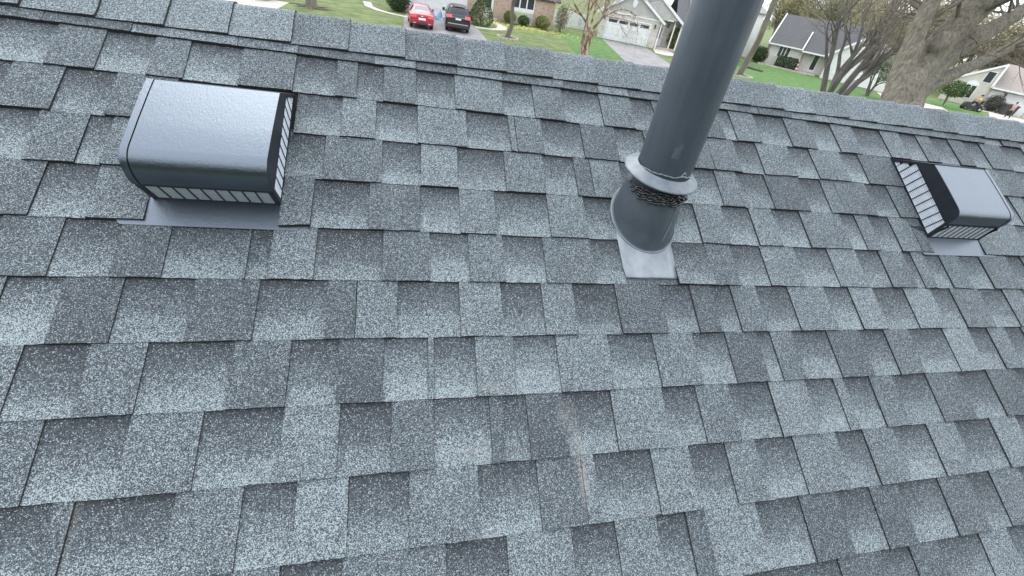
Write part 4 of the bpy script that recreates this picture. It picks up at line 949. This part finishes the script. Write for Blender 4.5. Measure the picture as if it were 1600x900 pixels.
def shrub(name, label, loc, rad, n, size, mat, seed=1, group=None, boxy=False, cone=False, z0=None):
    rg_ = random.Random(seed); r = empty(name, (loc[0], loc[1], 0), rg_.uniform(0, 6) if not boxy else boxy, label, 'shrub', group)
    T = MB(); h = rad[2]
    if boxy is not False:
        for _ in range(n):
            f = rg_.randrange(5); x, y, z = rg_.uniform(-1, 1), rg_.uniform(-1, 1), rg_.uniform(0, 1)
            if f < 2: y = -1 + rg_.random()*.1 if f == 0 else 1
            elif f == 2: x = rg_.choice((-1, 1))
            elif f == 3: z = 1 - rg_.random()*.05
            k_ = 1 - .12*max(0, z-.8)*5*rg_.random()
            p_ = Vector((x*rad[0]*k_, y*rad[1]*k_, z*2*h + .02*math.sin(x*9)))
            a = Vector((rg_.gauss(0, 1), rg_.gauss(0, 1), rg_.gauss(0, 1))).normalized(); b = a.orthogonal().normalized(); c = a.cross(b); s_ = size*rg_.uniform(.6, 1.3)
            T.add([p_-b*s_*.5, p_+c*s_*.35, p_+b*s_*.5, p_-c*s_*.35], [(0, 1, 2, 3)])
    elif cone:
        for _ in range(n):
            z = rg_.random()**.8; rr = (math.sin(min(1, (1-z)*1.25)*math.pi/2))*(.75+.35*rg_.random()**.4)*min(1, .55+z*3); a_ = rg_.uniform(0, 6.283)
            p_ = Vector((math.cos(a_)*rr*rad[0], math.sin(a_)*rr*rad[1], z*2*h))
            a = Vector((rg_.gauss(0, 1), rg_.gauss(0, 1), rg_.gauss(0, 1))).normalized(); b = a.orthogonal().normalized(); c = a.cross(b); s_ = size*rg_.uniform(.6, 1.3)
            T.add([p_-b*s_*.5, p_+c*s_*.35, p_+b*s_*.5, p_-c*s_*.35], [(0, 1, 2, 3)])
    else:
        for i in range(7):
            a_ = rg_.uniform(0, 6.283); rr = rg_.uniform(0, .35)
            leaves(T, (math.cos(a_)*rr*rad[0], math.sin(a_)*rr*rad[1], (z0 or 0) + h*rg_.uniform(.85, 1.1)), (rad[0]*.72, rad[1]*.72, h*.85), n//7, size, rg_)
        leaves(T, (0, 0, (z0 or 0) + h), (rad[0], rad[1], h), n//2, size, rg_)
    tag(T.build('foliage', mat, r), kind='stuff')
    T = MB()
    for i in range(5):
        a_ = rg_.uniform(0, 6.28); T.tube([(0, 0, 0), (math.cos(a_)*rad[0]*.2, math.sin(a_)*rad[1]*.2, (z0 or 0)+h*.6), (math.cos(a_)*rad[0]*.45, math.sin(a_)*rad[1]*.45, (z0 or 0)+h*1.2)], [.035, .025, .01], 5)
    T.build('stem', M_bark, r)
    return r
SG = 'shrubs planted along the house fronts'
shrub('round_shrub', 'dark round evergreen shrub ringed by the curved pale path, left of the red car', at(622, 12, 39.5), (1.15, 1.15, 1.0), 2600, .13, M_leaf_dark, 2, SG)
shrub('cone_shrub', 'egg shaped dense green evergreen between the black van and the front door', at(751, 40), (1.05, 1.05, 1.28), 3600, .12, M_leaf_mid, 3, SG, cone=True)
shrub('low_shrub', 'low yellow green shrub beside the white front door of the brick house', (10.9, 53.4), (.95, .7, .62), 1400, .12, M_leaf_yel, 4, SG)
shrub('low_shrub', 'small dull green shrub under the left end of the triple window', (12.5, 53.6), (.8, .6, .5), 1100, .12, M_leaf_mid, 5, SG)
shrub('low_shrub', 'wide low green shrub below the brick corner right of the triple window', (14.6, 53.5), (1.5, .75, .62), 2200, .12, M_leaf_yel, 6, SG)
shrub('loose_shrub', 'tall loose twiggy shrub with upright pale stems at the brick house corner', (16.7, 53.6), (.75, .75, 1.3), 900, .11, M_leaf_mid, 7, SG)
r = bpy.data.objects[-1] if False else None
T = MB(); rg_ = random.Random(71)
for i in range(70):
    a_ = rg_.uniform(0, 6.28); l_ = rg_.uniform(1.2, 3.2); sp_ = rg_.uniform(.15, .7)
    T.tube([(0, 0, 0), (math.cos(a_)*sp_*.5, math.sin(a_)*sp_*.5, l_*.55), (math.cos(a_)*sp_*1.4, math.sin(a_)*sp_*1.4, l_)], [.018, .013, .006], 4)
ls = [o for o in bpy.data.objects if o.name.startswith('loose_shrub')][0]; T.build('twig', noisy('green_twigs', (.12, .15, .07), (.20, .22, .12), 2, .9), ls)
shrub('round_shrub', 'yellow green round shrub by the porch, half hidden behind the vent pipe', at(1050, 73, 52), (1.0, 1.0, 1.15), 2200, .14, M_leaf_yel, 8, SG)
shrub('round_hedge', 'rounded dark green hedge left of the triple window hedge', at(1182, 95, 57), (1.15, 1.1, .95), 3000, .12, M_leaf_dark, 9, SG)
shrub('box_hedge', 'clipped rectangular dark green hedge under the triple window of the ranch house', (46.9, 53.1), (1.18, .5, .68), 3600, .11, M_leaf_dark, 10, SG, boxy=R(-46.4))
shrub('evergreen_shrub', 'spreading green evergreen tree shrub behind the big maple trunk', at(1474, 163, 49), (1.55, 1.4, .85), 1500, .17, M_leaf_mid, 11, SG, z0=1.0)
shrub('ball_shrub', 'grey green ball shaped shrub in front of the white garage doors', at(1545, 172, 53.2), (1.0, 1.0, .95), 2600, .11, noisy('grey_shrub', (.055, .058, .048), (.10, .10, .085), 3, .9), 12, SG)
# dandelions and fallen bits: nobody could count them
T = MB(); rg_ = random.Random(9)
for i in range(420):
    x = rg_.gauss(12, 3.2); y = 50.8 + rg_.gauss(0, 1.5) - (x-12)*.12
    if y > 53.6 or x < 7: continue
    s_ = rg_.uniform(.03, .07); T.add([(x-s_, y-s_*.6, .05), (x+s_, y-s_*.6, .05), (x+s_, y+s_*.6, .09), (x-s_, y+s_*.6, .09)], [(0, 1, 2, 3)])
tag(T.build('dandelions', new_mat('dandelion_yellow', (.36, .36, .07), .8)), 'scattered yellow dandelions on the lawn before the brick house', 'flowers', kind='stuff')

# ------------------------------------------------------------------ trees
def branch(T, p, d, l, r, depth, rg_, par, tips, tw=None):
    n = 4 if depth > 1 else 3; pts = [p]; rad = [r]; q = Vector(p); dd = Vector(d).normalized()
    for i in range(n):
        j = Vector((rg_.gauss(0, 1), rg_.gauss(0, 1), rg_.gauss(0, 1))) * par['wob']
        dd = (dd + j + Vector((0, 0, par['up']))).normalized(); q = q + dd * l/n; pts.append(q.copy()); rad.append(r*(1 - (1-par['tap'])*(i+1)/n))
    tgt = tw if (tw is not None and depth <= par.get('twd', 1)) else T
    tgt.tube(pts, rad, par['sides'][min(depth, len(par['sides'])-1)], cap=False)
    if depth == 0: tips.append(pts[-1]); return
    k = rg_.randint(*par['kids'])
    for i in range(k):
        f = 1.0 if i == 0 else rg_.uniform(.35, .95); idx = min(n, int(f*n)); b = pts[idx]
        ax = Vector((rg_.gauss(0, 1), rg_.gauss(0, 1), rg_.gauss(0, 1))); ax = (ax - dd*ax.dot(dd)).normalized()
        ang = rg_.uniform(*par['ang']) * (.5 if i == 0 else 1); nd = (dd*math.cos(ang) + ax*math.sin(ang))
        branch(T, b, nd, l*rg_.uniform(*par['len']), rad[idx]*(.85 if i == 0 else rg_.uniform(.45, .7)), depth-1, rg_, par, tips, tw)
PAR = dict(wob=.10, up=.05, tap=.62, sides=(3, 3, 4, 5, 7, 9), kids=(3, 4), ang=(.35, .8), len=(.6, .82), twd=1)
def tree(label, loc, h, r, stems, depth, seed, bark, twm, par=None, leaf=None, cat='tree', group=None, lean=.12, flare=True, leaf_n=4, leaf_s=.16, name='bare_tree', clear=.32):
    rg_ = random.Random(seed); pr = dict(PAR); pr.update(par or {})
    root = empty(name, (loc[0], loc[1], 0), 0, label, cat, group); tips = []
    TR, BR, TW = MB(), MB(), MB()
    for s_ in range(stems):
        a_ = 2*math.pi*s_/max(1, stems) + rg_.uniform(-.3, .3); ln = lean if stems == 1 else rg_.uniform(lean, lean*2.2)
        d = Vector((math.cos(a_)*ln, math.sin(a_)*ln, 1)).normalized(); hl = h*clear*rg_.uniform(.9, 1.15)
        b0 = Vector((math.cos(a_)*r*.35, math.sin(a_)*r*.35, 0)) if stems > 1 else Vector((0, 0, 0)); rr = r/(stems**.5)*rg_.uniform(.8, 1.1)
        pts = [b0 - Vector((0, 0, .1)), b0 + d*.25, b0 + d*hl*.4 + Vector((rg_.gauss(0, .04), rg_.gauss(0, .04), 0))*hl, b0 + d*hl]
        TR.tube(pts, [rr*(1.7 if flare else 1), rr*1.12, rr*.95, rr*.82], 10 if r > .3 else 8, cap=False)
        for k_ in range(rg_.randint(2, 3) if stems > 1 else rg_.randint(3, 4)):
            ax = rg_.uniform(0, 6.28); an = rg_.uniform(.15, .55); nd = Vector((d.x + math.cos(ax)*an, d.y + math.sin(ax)*an, 1)).normalized()
            branch(BR, pts[-1] - d*hl*rg_.uniform(0, .12), nd, h*.26*rg_.uniform(.85, 1.15), rr*rg_.uniform(.5, .72), depth, rg_, pr, tips, TW)
    TR.build('trunk', bark, root, True); BR.build('branches', bark, root, True)
    if TW.f: tag(TW.build('twigs', twm, root), kind='stuff')
    if leaf:
        Lf = MB()
        for p_ in tips: leaves(Lf, p_, (.5*leaf_s*4, .5*leaf_s*4, .4*leaf_s*4), leaf_n, leaf_s, rg_)
        tag(Lf.build('crown', leaf, root), kind='stuff')
    return root
def roots(root, r, seed, mat):
    rg_ = random.Random(seed); T = MB()
    for i in range(7):
        a_ = i*.9 + rg_.uniform(-.2, .2); l_ = rg_.uniform(1.0, 2.4); T.tube([(0, 0, .15), (math.cos(a_)*r*1.4, math.sin(a_)*r*1.4, .05), (math.cos(a_+.2)*l_, math.sin(a_+.2)*l_, .0)], [.14, .09, .03], 5)
    T.build('root', mat, root)
def stone_ring(loc, r, label, seed=1):
    rg_ = random.Random(seed); e_ = empty('stone_ring', (loc[0], loc[1], 0), 0, label, 'edging'); n = int(2*math.pi*r/.3); first = None
    T0 = MB(); T0.box(-.13, .13, -.08, .08, 0, .13)
    for i in range(n):
        a_ = 2*math.pi*i/n
        if first is None: o = first = T0.build('stone', M_conc, e_)
        else: o = first.copy(); C.objects.link(o)
        o.location = (math.cos(a_)*r, math.sin(a_)*r, 0); o.rotation_euler = (0, 0, a_+math.pi/2+rg_.uniform(-.15, .15)); o.scale = (1, 1, rg_.uniform(.7, 1.2))
    T = MB(); T.rings([[(math.cos(a*.4189)*rr_, math.sin(a*.4189)*rr_, z_) for a in range(15)] for rr_, z_ in ((r*.97, .03), (r*.5, .08), (.05, .12))], 0, True, False, True); T.build('mulch', M_mulch, e_)
p_ = at(487, 12); t_ = tree('thick grey trunked tree with exposed roots on the left lawn', p_, 13, .36, 1, 5, 21, M_bark, M_twig, clear=.3, lean=.05); roots(t_, .4, 3, M_bark)
p_ = at(793, 60); tree('slim young grey tree in a stone ring on the lawn before the brick house', p_, 7.5, .17, 1, 5, 34, M_bark, M_twig, dict(wob=.13), clear=.30, lean=.03)
stone_ring(p_, .85, 'ring of pale stones round the foot of the slim young tree')
p_ = at(913, 84, 35.5); tree('clump of river birch with peeling reddish bark and drooping bare branches', p_, 10.5, .30, 4, 5, 46, M_bark_birch, M_twig_tan, dict(up=-.03, wob=.16, ang=(.4, .95)), clear=.20, lean=.09)
p_ = at(1155, 118); tree('straight bare grey tree right behind the vent pipe on the green lawn', p_, 12.5, .27, 1, 5, 53, M_bark, M_twig, dict(wob=.12), clear=.55, lean=.03)
stone_ring(p_, 1.15, 'ring of pale stones round the tree behind the vent pipe', 4)
p_ = at(1298, 150, 27); tree('dark many stemmed bare tree in front of the ranch house', p_, 9.0, .50, 5, 4, 65, M_bark_dark, M_twig, dict(wob=.13, len=(.62, .84), kids=(2, 4)), clear=.34, lean=.17)
p_ = at(1354, 150); tree('small low branching tree with pale new blossom before the white garage', p_, 4.6, .20, 4, 4, 77, M_bark_dark, M_bark_dark, dict(wob=.12), leaf=M_leaf_white, leaf_n=7, leaf_s=.12, clear=.28, lean=.16, name='blossom_tree')
# the log and stones on the lawn
pl_ = at(1176, 109); r = empty('log', (pl_.x, pl_.y, 0), R(-60), 'weathered log lying on the lawn beside the tree behind the pipe', 'log')
T = MB(); T.tube([(-1.1, 0, .12), (-.4, .05, .15), (.4, 0, .14), (1.1, .1, .11)], [.10, .13, .12, .09], 8); T.build('wood', M_bark, r)
T = MB(); T.tube([(.2, 0, .2), (.5, .3, .35)], [.05, .03], 6); T.build('stub', M_bark, r)

# the big maple close behind the ridge: heavy stems fanning from one trunk
def maple():
    base = at(1408, 150, 14.0); root = empty('maple_tree', (base.x, base.y, 0), 0, 'massive furrowed maple trunk dividing into heavy limbs close behind the ridge', 'tree')
    o = Vector((base.x, base.y, 0)); rg_ = random.Random(8); TR, BR, TW = MB(), MB(), MB(); tips = []
    def P(x, y, k): return at(x, y, k) - o
    def smooth(pts, rad, n=3):
        out, ro = [], []
        for i in range(len(pts)-1):
            a, b = pts[max(i-1, 0)], pts[i]; c, d = pts[i+1], pts[min(i+2, len(pts)-1)]
            for j in range(n):
                t = j/n; out.append(.5*((2*b) + (c-a)*t + (2*a-5*b+4*c-d)*t*t + (3*b-a-3*c+d)*t**3)); ro.append((rad[i]*(1-t)+rad[i+1]*t)*(1+rg_.uniform(-.04, .04)))
        return out+[pts[-1]], ro+[rad[-1]]
    trunk = [Vector((0, 0, -.1)), Vector((0, 0, .5)), Vector((.02, 0, 1.8)), P(1408, 152, 14.0), P(1424, 118, 14.0)]
    pts, rad = smooth(trunk, [.95, .66, .52, .46, .40]); TR.tube(pts, rad, 22)
    limbs = [  # the heavy stems, leaning as they do in the photograph
        ([(1392, 178, 13.9), (1398, 146, 13.9), (1414, 100, 13.8), (1433, 52, 13.6), (1452, 12, 13.4), (1470, -38, 13.2), (1490, -110, 13.0)], [.36, .34, .31, .27, .25, .23, .18]),
        ([(1404, 178, 14.0), (1412, 146, 14.1), (1440, 104, 14.1), (1472, 66, 14.1), (1505, 32, 14.0), (1540, -2, 13.9), (1580, -50, 13.8), (1630, -120, 13.6)], [.42, .40, .40, .41, .40, .40, .36, .28]),
        ([(1417, 178, 13.85), (1426, 144, 14.2), (1462, 104, 14.4), (1502, 72, 14.5), (1545, 48, 14.6), (1590, 22, 14.8), (1650, -16, 15), (1720, -70, 15)], [.36, .34, .35, .31, .25, .22, .20, .16]),
        ([(1424, 180, 14.3), (1437, 146, 14.5), (1476, 122, 14.8), (1520, 102, 15.2), (1562, 82, 15.5), (1605, 58, 15.8), (1670, 22, 16), (1740, -20, 16.2)], [.26, .25, .22, .18, .165, .17, .15, .11]),
        ([(1452, 92, 14.0), (1470, 66, 13.6), (1478, 52, 13.5)], [.34, .27, .18]),
    ]
    par = dict(PAR); par.update(wob=.12, up=.02)
    for li, (pp, rr) in enumerate(limbs):
        pts, rad = smooth([P(*q) for q in pp], rr); TR.tube(pts, rad, 18)
        if li == 4: continue
        for i in range(9):
            j = rg_.randrange(len(pts)//2, len(pts)); dd = (pts[min(j+1, len(pts)-1)] - pts[j-1]).normalized(); ax = Vector((rg_.gauss(0, 1), rg_.gauss(0, 1), rg_.gauss(0, .6))).normalized()
            branch(BR, pts[j], (dd*.7 + ax*.8), rg_.uniform(1.2, 2.2), rad[j]*rg_.uniform(.16, .32), 4, rg_, par, tips, TW)
    # a few thin shoots crossing the gaps between the limbs
    for q in ((1470, 60), (1500, 90), (1450, 30), (1530, 70), (1560, 90), (1440, 80)):
        for i in range(2):
            branch(BR, P(q[0], q[1], 14), Vector((rg_.gauss(0, 1), rg_.gauss(0, 1), rg_.uniform(0, 1.2))), rg_.uniform(.5, .9), .022, 3, rg_, par, tips, TW)
    tr = fix(TR.build('trunk', M_bark_big, root, True)); md = tr.modifiers.new('union', 'REMESH'); md.mode = 'VOXEL'; md.voxel_size = .045; md.use_smooth_shade = True
    sm = tr.modifiers.new('smooth', 'SMOOTH'); sm.factor = .5; sm.iterations = 3
    tx = bpy.data.textures.new('bark_lumps', 'CLOUDS'); tx.noise_scale = .28; dp = tr.modifiers.new('lumps', 'DISPLACE'); dp.texture = tx; dp.strength = .09; dp.mid_level = .5
    BR.build('branches', M_bark, root, True); tag(TW.build('twigs', M_twig, root), kind='stuff')
    return root
maple()
# added evergreens, unseen behind the viewer, to darken what the vent hoods reflect
wb = random.Random(12); T = MB()
for i in range(15):
    cx_, cy_, hh = -22 + i*3.2 + wb.uniform(-.6, .6), -10.5 + wb.uniform(-1.5, 1.5), wb.uniform(10, 14)
    for _ in range(1500):
        z = wb.random(); a_ = wb.uniform(0, 6.283); rr = (1-z)*2.4*wb.uniform(.5, 1); c = Vector((cx_+math.cos(a_)*rr, cy_+math.sin(a_)*rr, .3+z*hh)); s_ = .35*wb.uniform(.6, 1.2)
        a = Vector((wb.gauss(0, 1), wb.gauss(0, 1), wb.gauss(0, 1))).normalized(); b = a.orthogonal().normalized(); d = a.cross(b); T.add([c-b*s_, c+d*s_, c+b*s_, c-d*s_], [(0, 1, 2, 3)])
tag(T.build('reflection_blocker', M_leaf_dark), 'added row of dark evergreens, unseen behind the viewer, darkening the vent hood reflections', 'trees', kind='stuff')

# woods behind the houses: a few kinds, copied
protos = []
for i, (lf, nm, lb) in enumerate(((M_leaf_bud, 'budding_tree', 'loose tree in yellow green bud in the wood behind the houses'), (None, 'bare_tree', 'tall bare brown tree in the wood behind the houses'), (M_leaf_yel, 'budding_tree', 'green leafing tree in the wood behind the houses'))):
    protos.append((tree(lb, (64 + i*9, 92 - i*3), 13, .3, 2, 4, 90+i, M_bark, M_twig_tan if i != 2 else M_twig, dict(kids=(4, 5), wob=.14, len=(.6, .8)), leaf=lf, leaf_n=5 if i != 1 else 0, leaf_s=.22 if i != 1 else .1, group='trees in the wood behind the houses', name=nm, clear=.2, lean=.1), lb))
rg_ = random.Random(77)
wood = []
for i in range(22):
    px = 1205 + (i*13.1) % 440 + rg_.uniform(-8, 8); dd = 78 + rg_.uniform(0, 45)
    d = CX*((px-800)/676.75) + CY*((60-450)/676.75) + CZ; d = Vector((d.x, d.y, 0)).normalized(); wood.append((d.x*dd*1.15, d.y*dd*1.15))
for px_ in (1470, 1500, 1525, 1550, 1575, 1600, 1625, 1650):
    d = at(px_, 160, 1.0) - CAM; d = Vector((d.x, d.y, 0)).normalized(); q_ = rg_.uniform(92, 118); wood.append((d.x*q_, d.y*q_))
for i in range(14):
    wood.append((78 + rg_.uniform(0, 70), 10 + i*5.5 + rg_.uniform(-3, 3)) if i < 6 else (115 + rg_.uniform(0, 50), 15 + i*7 + rg_.uniform(-3, 3)))
for i, (x, y) in enumerate(wood):
    ki = (0, 1, 0, 2, 1, 0)[i % 6]; src, lb = protos[ki]; rel = Vector((x, y, 3)) - CAM; sx = 800 + 676.75*rel.dot(CX)/rel.dot(CZ)
    kind_ = ('loose tree in yellow green bud', 'bare brown tree', 'green leafing tree')[ki]
    where = 'behind the ranch house roof' if sx < 1290 else 'behind the dark many stemmed tree' if sx < 1390 else 'glimpsed past the left limb of the big maple' if sx < 1460 else 'glimpsed between the right limbs of the big maple' if sx < 1560 else 'beyond the beige house at the far right'
    o = copy_tree(src); o['label'] = kind_ + ' ' + where; o.location = (x, y, 0); o.rotation_euler = (0, 0, rg_.uniform(0, 6.28)); k_ = rg_.uniform(.75, 1.3); o.scale = (k_*1.1, k_*1.1, k_)

# ------------------------------------------------------------------ fence, bins, people and small things
r = empty('picket_fence', (17.6, 60.3, 0), R(-4), 'white picket fence between the brick house and the stone house', 'fence')
Tp = MB(); Tp.prism([(0, 0, .08), (.11, 0, .08), (.11, 0, 1.62), (.055, 0, 1.72), (0, 0, 1.62)], (0, -.03, 0)); fp = None
for i in range(26):
    if fp is None: o = fp = fix(Tp.build('picket', M_trim, r))
    else: o = fp.copy(); C.objects.link(o)
    o.location = (i*.17, 0, 0)
for z_ in (.35, 1.3):
    T = MB(); T.box(0, 4.5, .03, .07, z_, z_+.09); T.build('rail', M_trim, r)
for x_ in (0, 2.2, 4.4):
    T = MB(); T.box(x_-.06, x_+.06, .05, .17, 0, 1.8); T.build('post', M_trim, r)
r = empty('recycling_bin', at(905, 44), R(-15), 'blue wheeled recycling bin standing at the side of the stone house', 'bin'); r.location.z = 0
M_bin = new_mat('blue_plastic', (.035, .085, .20), .5)
T = MB(); T.rings([[(-.26*k_, -.3*k_, z_), (.26*k_, -.3*k_, z_), (.26*k_, .3*k_, z_), (-.26*k_, .3*k_, z_)] for k_, z_ in ((.82, .08), (1, .95), (1.08, .96), (1.08, 1.0))], 0, True, True, True); fix(T.build('body', M_bin, r))
T = MB(); T.prism([(-.29, -.33, 1.0), (.29, -.33, 1.0), (.29, .33, 1.06), (-.29, .33, 1.06)], (0, 0, -.05)); fix(T.build('lid', M_bin, r))
for s_ in (-1, 1):
    T = MB(); T.tube([(s_*.24, .28, .1), (s_*.29, .28, .1)], [.1, .1], 12); T.build('wheel', M_tire, r)
T = MB(); T.tube([(-.25, .36, .98), (.25, .36, .98)], [.02, .02], 6); T.build('handle', M_bin, r)
# two dark bins before the far garage
for i, (x, y) in enumerate(((1572, 166), (1584, 168))):
    p_ = at(x, y, 51.6); b_ = copy_tree(r); b_.name = 'rubbish_bin'; b_.location = (p_.x, p_.y, 0); b_['label'] = ('dark wheeled rubbish bin left of the pair before the far garage door', 'dark wheeled rubbish bin right of the pair before the far garage door')[i]
    b_.scale = (1.25, 1.25, 1.1); b_['category'] = 'bin'; b_['group'] = 'dark bins before the far garage'
    for ch in b_.children:
        if ch.data.materials and ch.data.materials[0] == M_bin: ch.data = ch.data.copy(); ch.data.materials[0] = M_plast
# striped candy cane garden windmill ornament beside the hedge
p_ = at(1241, 111); r = empty('striped_ornament', (p_.x, p_.y, 0), R(-46), 'red and white striped garden ornament at the right end of the clipped hedge', 'ornament')
M_rs = new_mat('red_stripe', (.50, .04, .05), .6)
for i in range(6):
    T = MB(); T.rings([[(math.cos(a*.785)*(.34-.05*i-.05*q), math.sin(a*.785)*(.34-.05*i-.05*q), .22*i + .22*q) for a in range(8)] for q in (0, 1)], 0, True, True, True); fix(T.build('stripe', (M_rs, M_trim)[i % 2], r))
# white post near the kerb, seen before the small tree
p_ = at(1322, 150, 36); r = empty('post_sign', (p_.x, p_.y, 0), R(-30), 'pale leaning signpost on the lawn right of the dark many stemmed tree', 'sign')
T = MB(); T.box(-.04, .04, -.04, .04, 0, 2.0); T.build('post', M_trim, r); T = MB(); T.box(-.22, .22, -.07, -.04, 1.0, 1.9); T.build('board', noisy('sign_back', (.36, .38, .37), (.44, .46, .45), 3, .6), r)

M_skin = new_mat('skin', (.42, .26, .19), .6)
def skinned(name, chains, mat, parent, root_i=0):
    """chains: list of joint lists [(x, y, z, r), ...]; the first joint of each later chain names an existing joint by index"""
    v, e, rad = [], [], []
    for ch in chains:
        prev = None
        for q in ch:
            if isinstance(q, int): prev = q; continue
            v.append(q[:3]); rad.append(q[3]); i = len(v)-1
            if prev is not None: e.append((prev, i))
            prev = i
    me = bpy.data.meshes.new(name); me.from_pydata(v, e, []); me.materials.append(mat); o = bpy.data.objects.new(name, me); C.objects.link(o); o.parent = parent
    md = o.modifiers.new('skin', 'SKIN'); md.use_smooth_shade = True
    for sv, r_ in zip(me.skin_vertices[0].data, rad): sv.radius = (r_, r_)
    me.skin_vertices[0].data[root_i].use_root = True
    s_ = o.modifiers.new('ss', 'SUBSURF'); s_.levels = 1; s_.render_levels = 1
    return o
# the man riding the mower (facing left in the picture)
pm = at(1516, 172, 50.2); yaw = R(150)
mow = empty('ride_on_mower', (pm.x, pm.y, 0), yaw, 'black ride on lawn mower on the grass before the beige house', 'mower')
T = MB(); T.rings([[(x_, s_*w_, z_) for s_, z_ in ((-1, .28), (-1, zt), (1, zt), (1, .28))] for x_, w_, zt in ((-.75, .32, .62), (-.4, .36, .72), (0, .30, .50), (.35, .30, .52), (.45, .30, .82), (.95, .26, .78), (1.05, .22, .60))], 0, True, True, True); fix(T.build('body', M_plast, mow))
T = MB(); T.rings([[(x_+.25, y_, z_) for x_, y_ in ((-.5, -.6), (.5, -.6), (.62, 0), (.5, .6), (-.5, .6))] for z_ in (.12, .30)], 0, True, True, True); fix(T.build('cutting_deck', M_blackp, mow))
T = MB(); T.box(-.5, -.1, -.24, .24, .70, .80); T.box(-.58, -.48, -.24, .24, .78, 1.15); fix(T.build('seat', M_plast, mow))
T = MB(); T.tube([(.45, 0, .8), (.2, 0, 1.08)], [.02, .02], 6); T.tube([(.2 + .0*math.cos(a*.6), .18*math.cos(a*.6283), 1.08+.16*math.sin(a*.6283)) for a in range(11)], .015, 5); T.build('steering_wheel', M_plast, mow)
for x_, y_, r_ in ((-.55, .42, .27), (-.55, -.42, .27), (.8, .38, .19), (.8, -.38, .19)):
    T = MB(); T.tube([(x_, y_-.09, r_), (x_, y_+.09, r_)], [r_, r_], 14); w_ = T.build('wheel', M_tire, mow)
    T = MB(); T.tube([(x_, y_-.10, r_), (x_, y_+.10, r_)], [r_*.45, r_*.45], 10); T.build('rim', M_rim, w_)
man = empty('person', (pm.x, pm.y, 0), yaw, 'person in a yellow orange shirt sitting on the black ride on mower', 'person')
skinned('body', [[(-.30, 0, .88, .13), (-.30, 0, 1.05, .14), (-.27, 0, 1.27, .16), (-.25, 0, 1.38, .08), (-.22, 0, 1.46, .055), (-.20, 0, 1.56, .085), (-.19, 0, 1.66, .09)],
    [0, (-.22, .10, .86, .09), (.18, .14, .92, .075), (.28, .14, .55, .05), (.40, .14, .50, .04)], [0, (-.22, -.10, .86, .09), (.18, -.14, .92, .075), (.28, -.14, .55, .05), (.40, -.14, .50, .04)],
    [2, (-.25, .20, 1.30, .055), (-.10, .25, 1.12, .042), (.12, .17, 1.14, .03), (.19, .15, 1.15, .03)], [2, (-.25, -.20, 1.30, .055), (-.10, -.25, 1.12, .042), (.12, -.17, 1.14, .03), (.19, -.15, 1.15, .03)]], M_skin, man)
M_yel = new_mat('yellow_orange_shirt', (.62, .40, .12), .8)
skinned('shirt', [[(-.30, 0, .92, .155), (-.29, 0, 1.08, .165), (-.27, 0, 1.27, .18), (-.25, 0, 1.37, .10)], [2, (-.25, .20, 1.30, .075), (-.12, .245, 1.15, .06)], [2, (-.25, -.20, 1.30, .075), (-.12, -.245, 1.15, .06)]], M_yel, man)
M_trs = new_mat('dark_trousers', (.03, .032, .04), .9)
skinned('trousers', [[(-.30, 0, .95, .14), (-.30, 0, .87, .145)], [1, (-.20, .10, .87, .105), (.18, .14, .93, .09), (.27, .14, .62, .065)], [1, (-.20, -.10, .87, .105), (.18, -.14, .93, .09), (.27, -.14, .62, .065)]], M_trs, man)
T = MB(); T.rings([[(-.19+math.cos(a*.628)*r_, math.sin(a*.628)*r_, z_) for a in range(10)] for r_, z_ in ((.10, 1.62), (.10, 1.68), (.06, 1.74), (.01, 1.755))], 0, True, False, True); T.tube([(-.12, 0, 1.66), (.0, 0, 1.65)], [.06, .03], 6); T.build('cap', M_trs, man)
# the person walking by the far kerb
pw = at(1572, 184, 48.5); wk = empty('person', (pw.x, pw.y, 0), R(70), 'person in a pink top and dark trousers walking at the far right kerb', 'person')
skinned('body', [[(0, 0, .95, .12), (0, 0, 1.12, .13), (.02, 0, 1.38, .15), (.03, 0, 1.47, .07), (.04, 0, 1.54, .055), (.05, 0, 1.63, .085), (.05, 0, 1.72, .085)],
    [0, (.02, .09, .88, .09), (.18, .10, .50, .065), (.12, .10, .10, .045), (.24, .10, .05, .04)], [0, (.0, -.09, .88, .09), (-.05, -.10, .48, .065), (-.28, -.10, .14, .045), (-.18, -.10, .05, .04)],
    [2, (.02, .20, 1.40, .055), (-.10, .24, 1.14, .042), (.02, .24, .92, .03), (.05, .24, .84, .03)], [2, (.02, -.20, 1.40, .055), (.12, -.24, 1.14, .042), (.28, -.23, 1.0, .03), (.34, -.23, .97, .03)]], M_skin, wk)
skinned('shirt', [[(0, 0, .98, .15), (0, 0, 1.12, .15), (.02, 0, 1.38, .17), (.03, 0, 1.46, .09)], [2, (.02, .20, 1.40, .07), (-.08, .235, 1.18, .055)], [2, (.02, -.20, 1.40, .07), (.10, -.235, 1.18, .055)]], new_mat('pink_top', (.45, .26, .27), .8), wk)
skinned('trousers', [[(0, 0, 1.0, .14), (0, 0, .9, .135)], [1, (.02, .09, .86, .105), (.18, .10, .50, .08), (.125, .10, .14, .06)], [1, (.0, -.09, .86, .105), (-.05, -.10, .48, .08), (-.26, -.10, .18, .06)]], M_trs, wk)
T = MB(); T.rings([[(.045+math.cos(a*.628)*r_, math.sin(a*.628)*r_, z_) for a in range(10)] for r_, z_ in ((.07, 1.62), (.10, 1.68), (.095, 1.75), (.05, 1.80), (.01, 1.81))], 0, True, False, True); T.build('hair', new_mat('brown_hair', (.06, .04, .03), .7), wk)
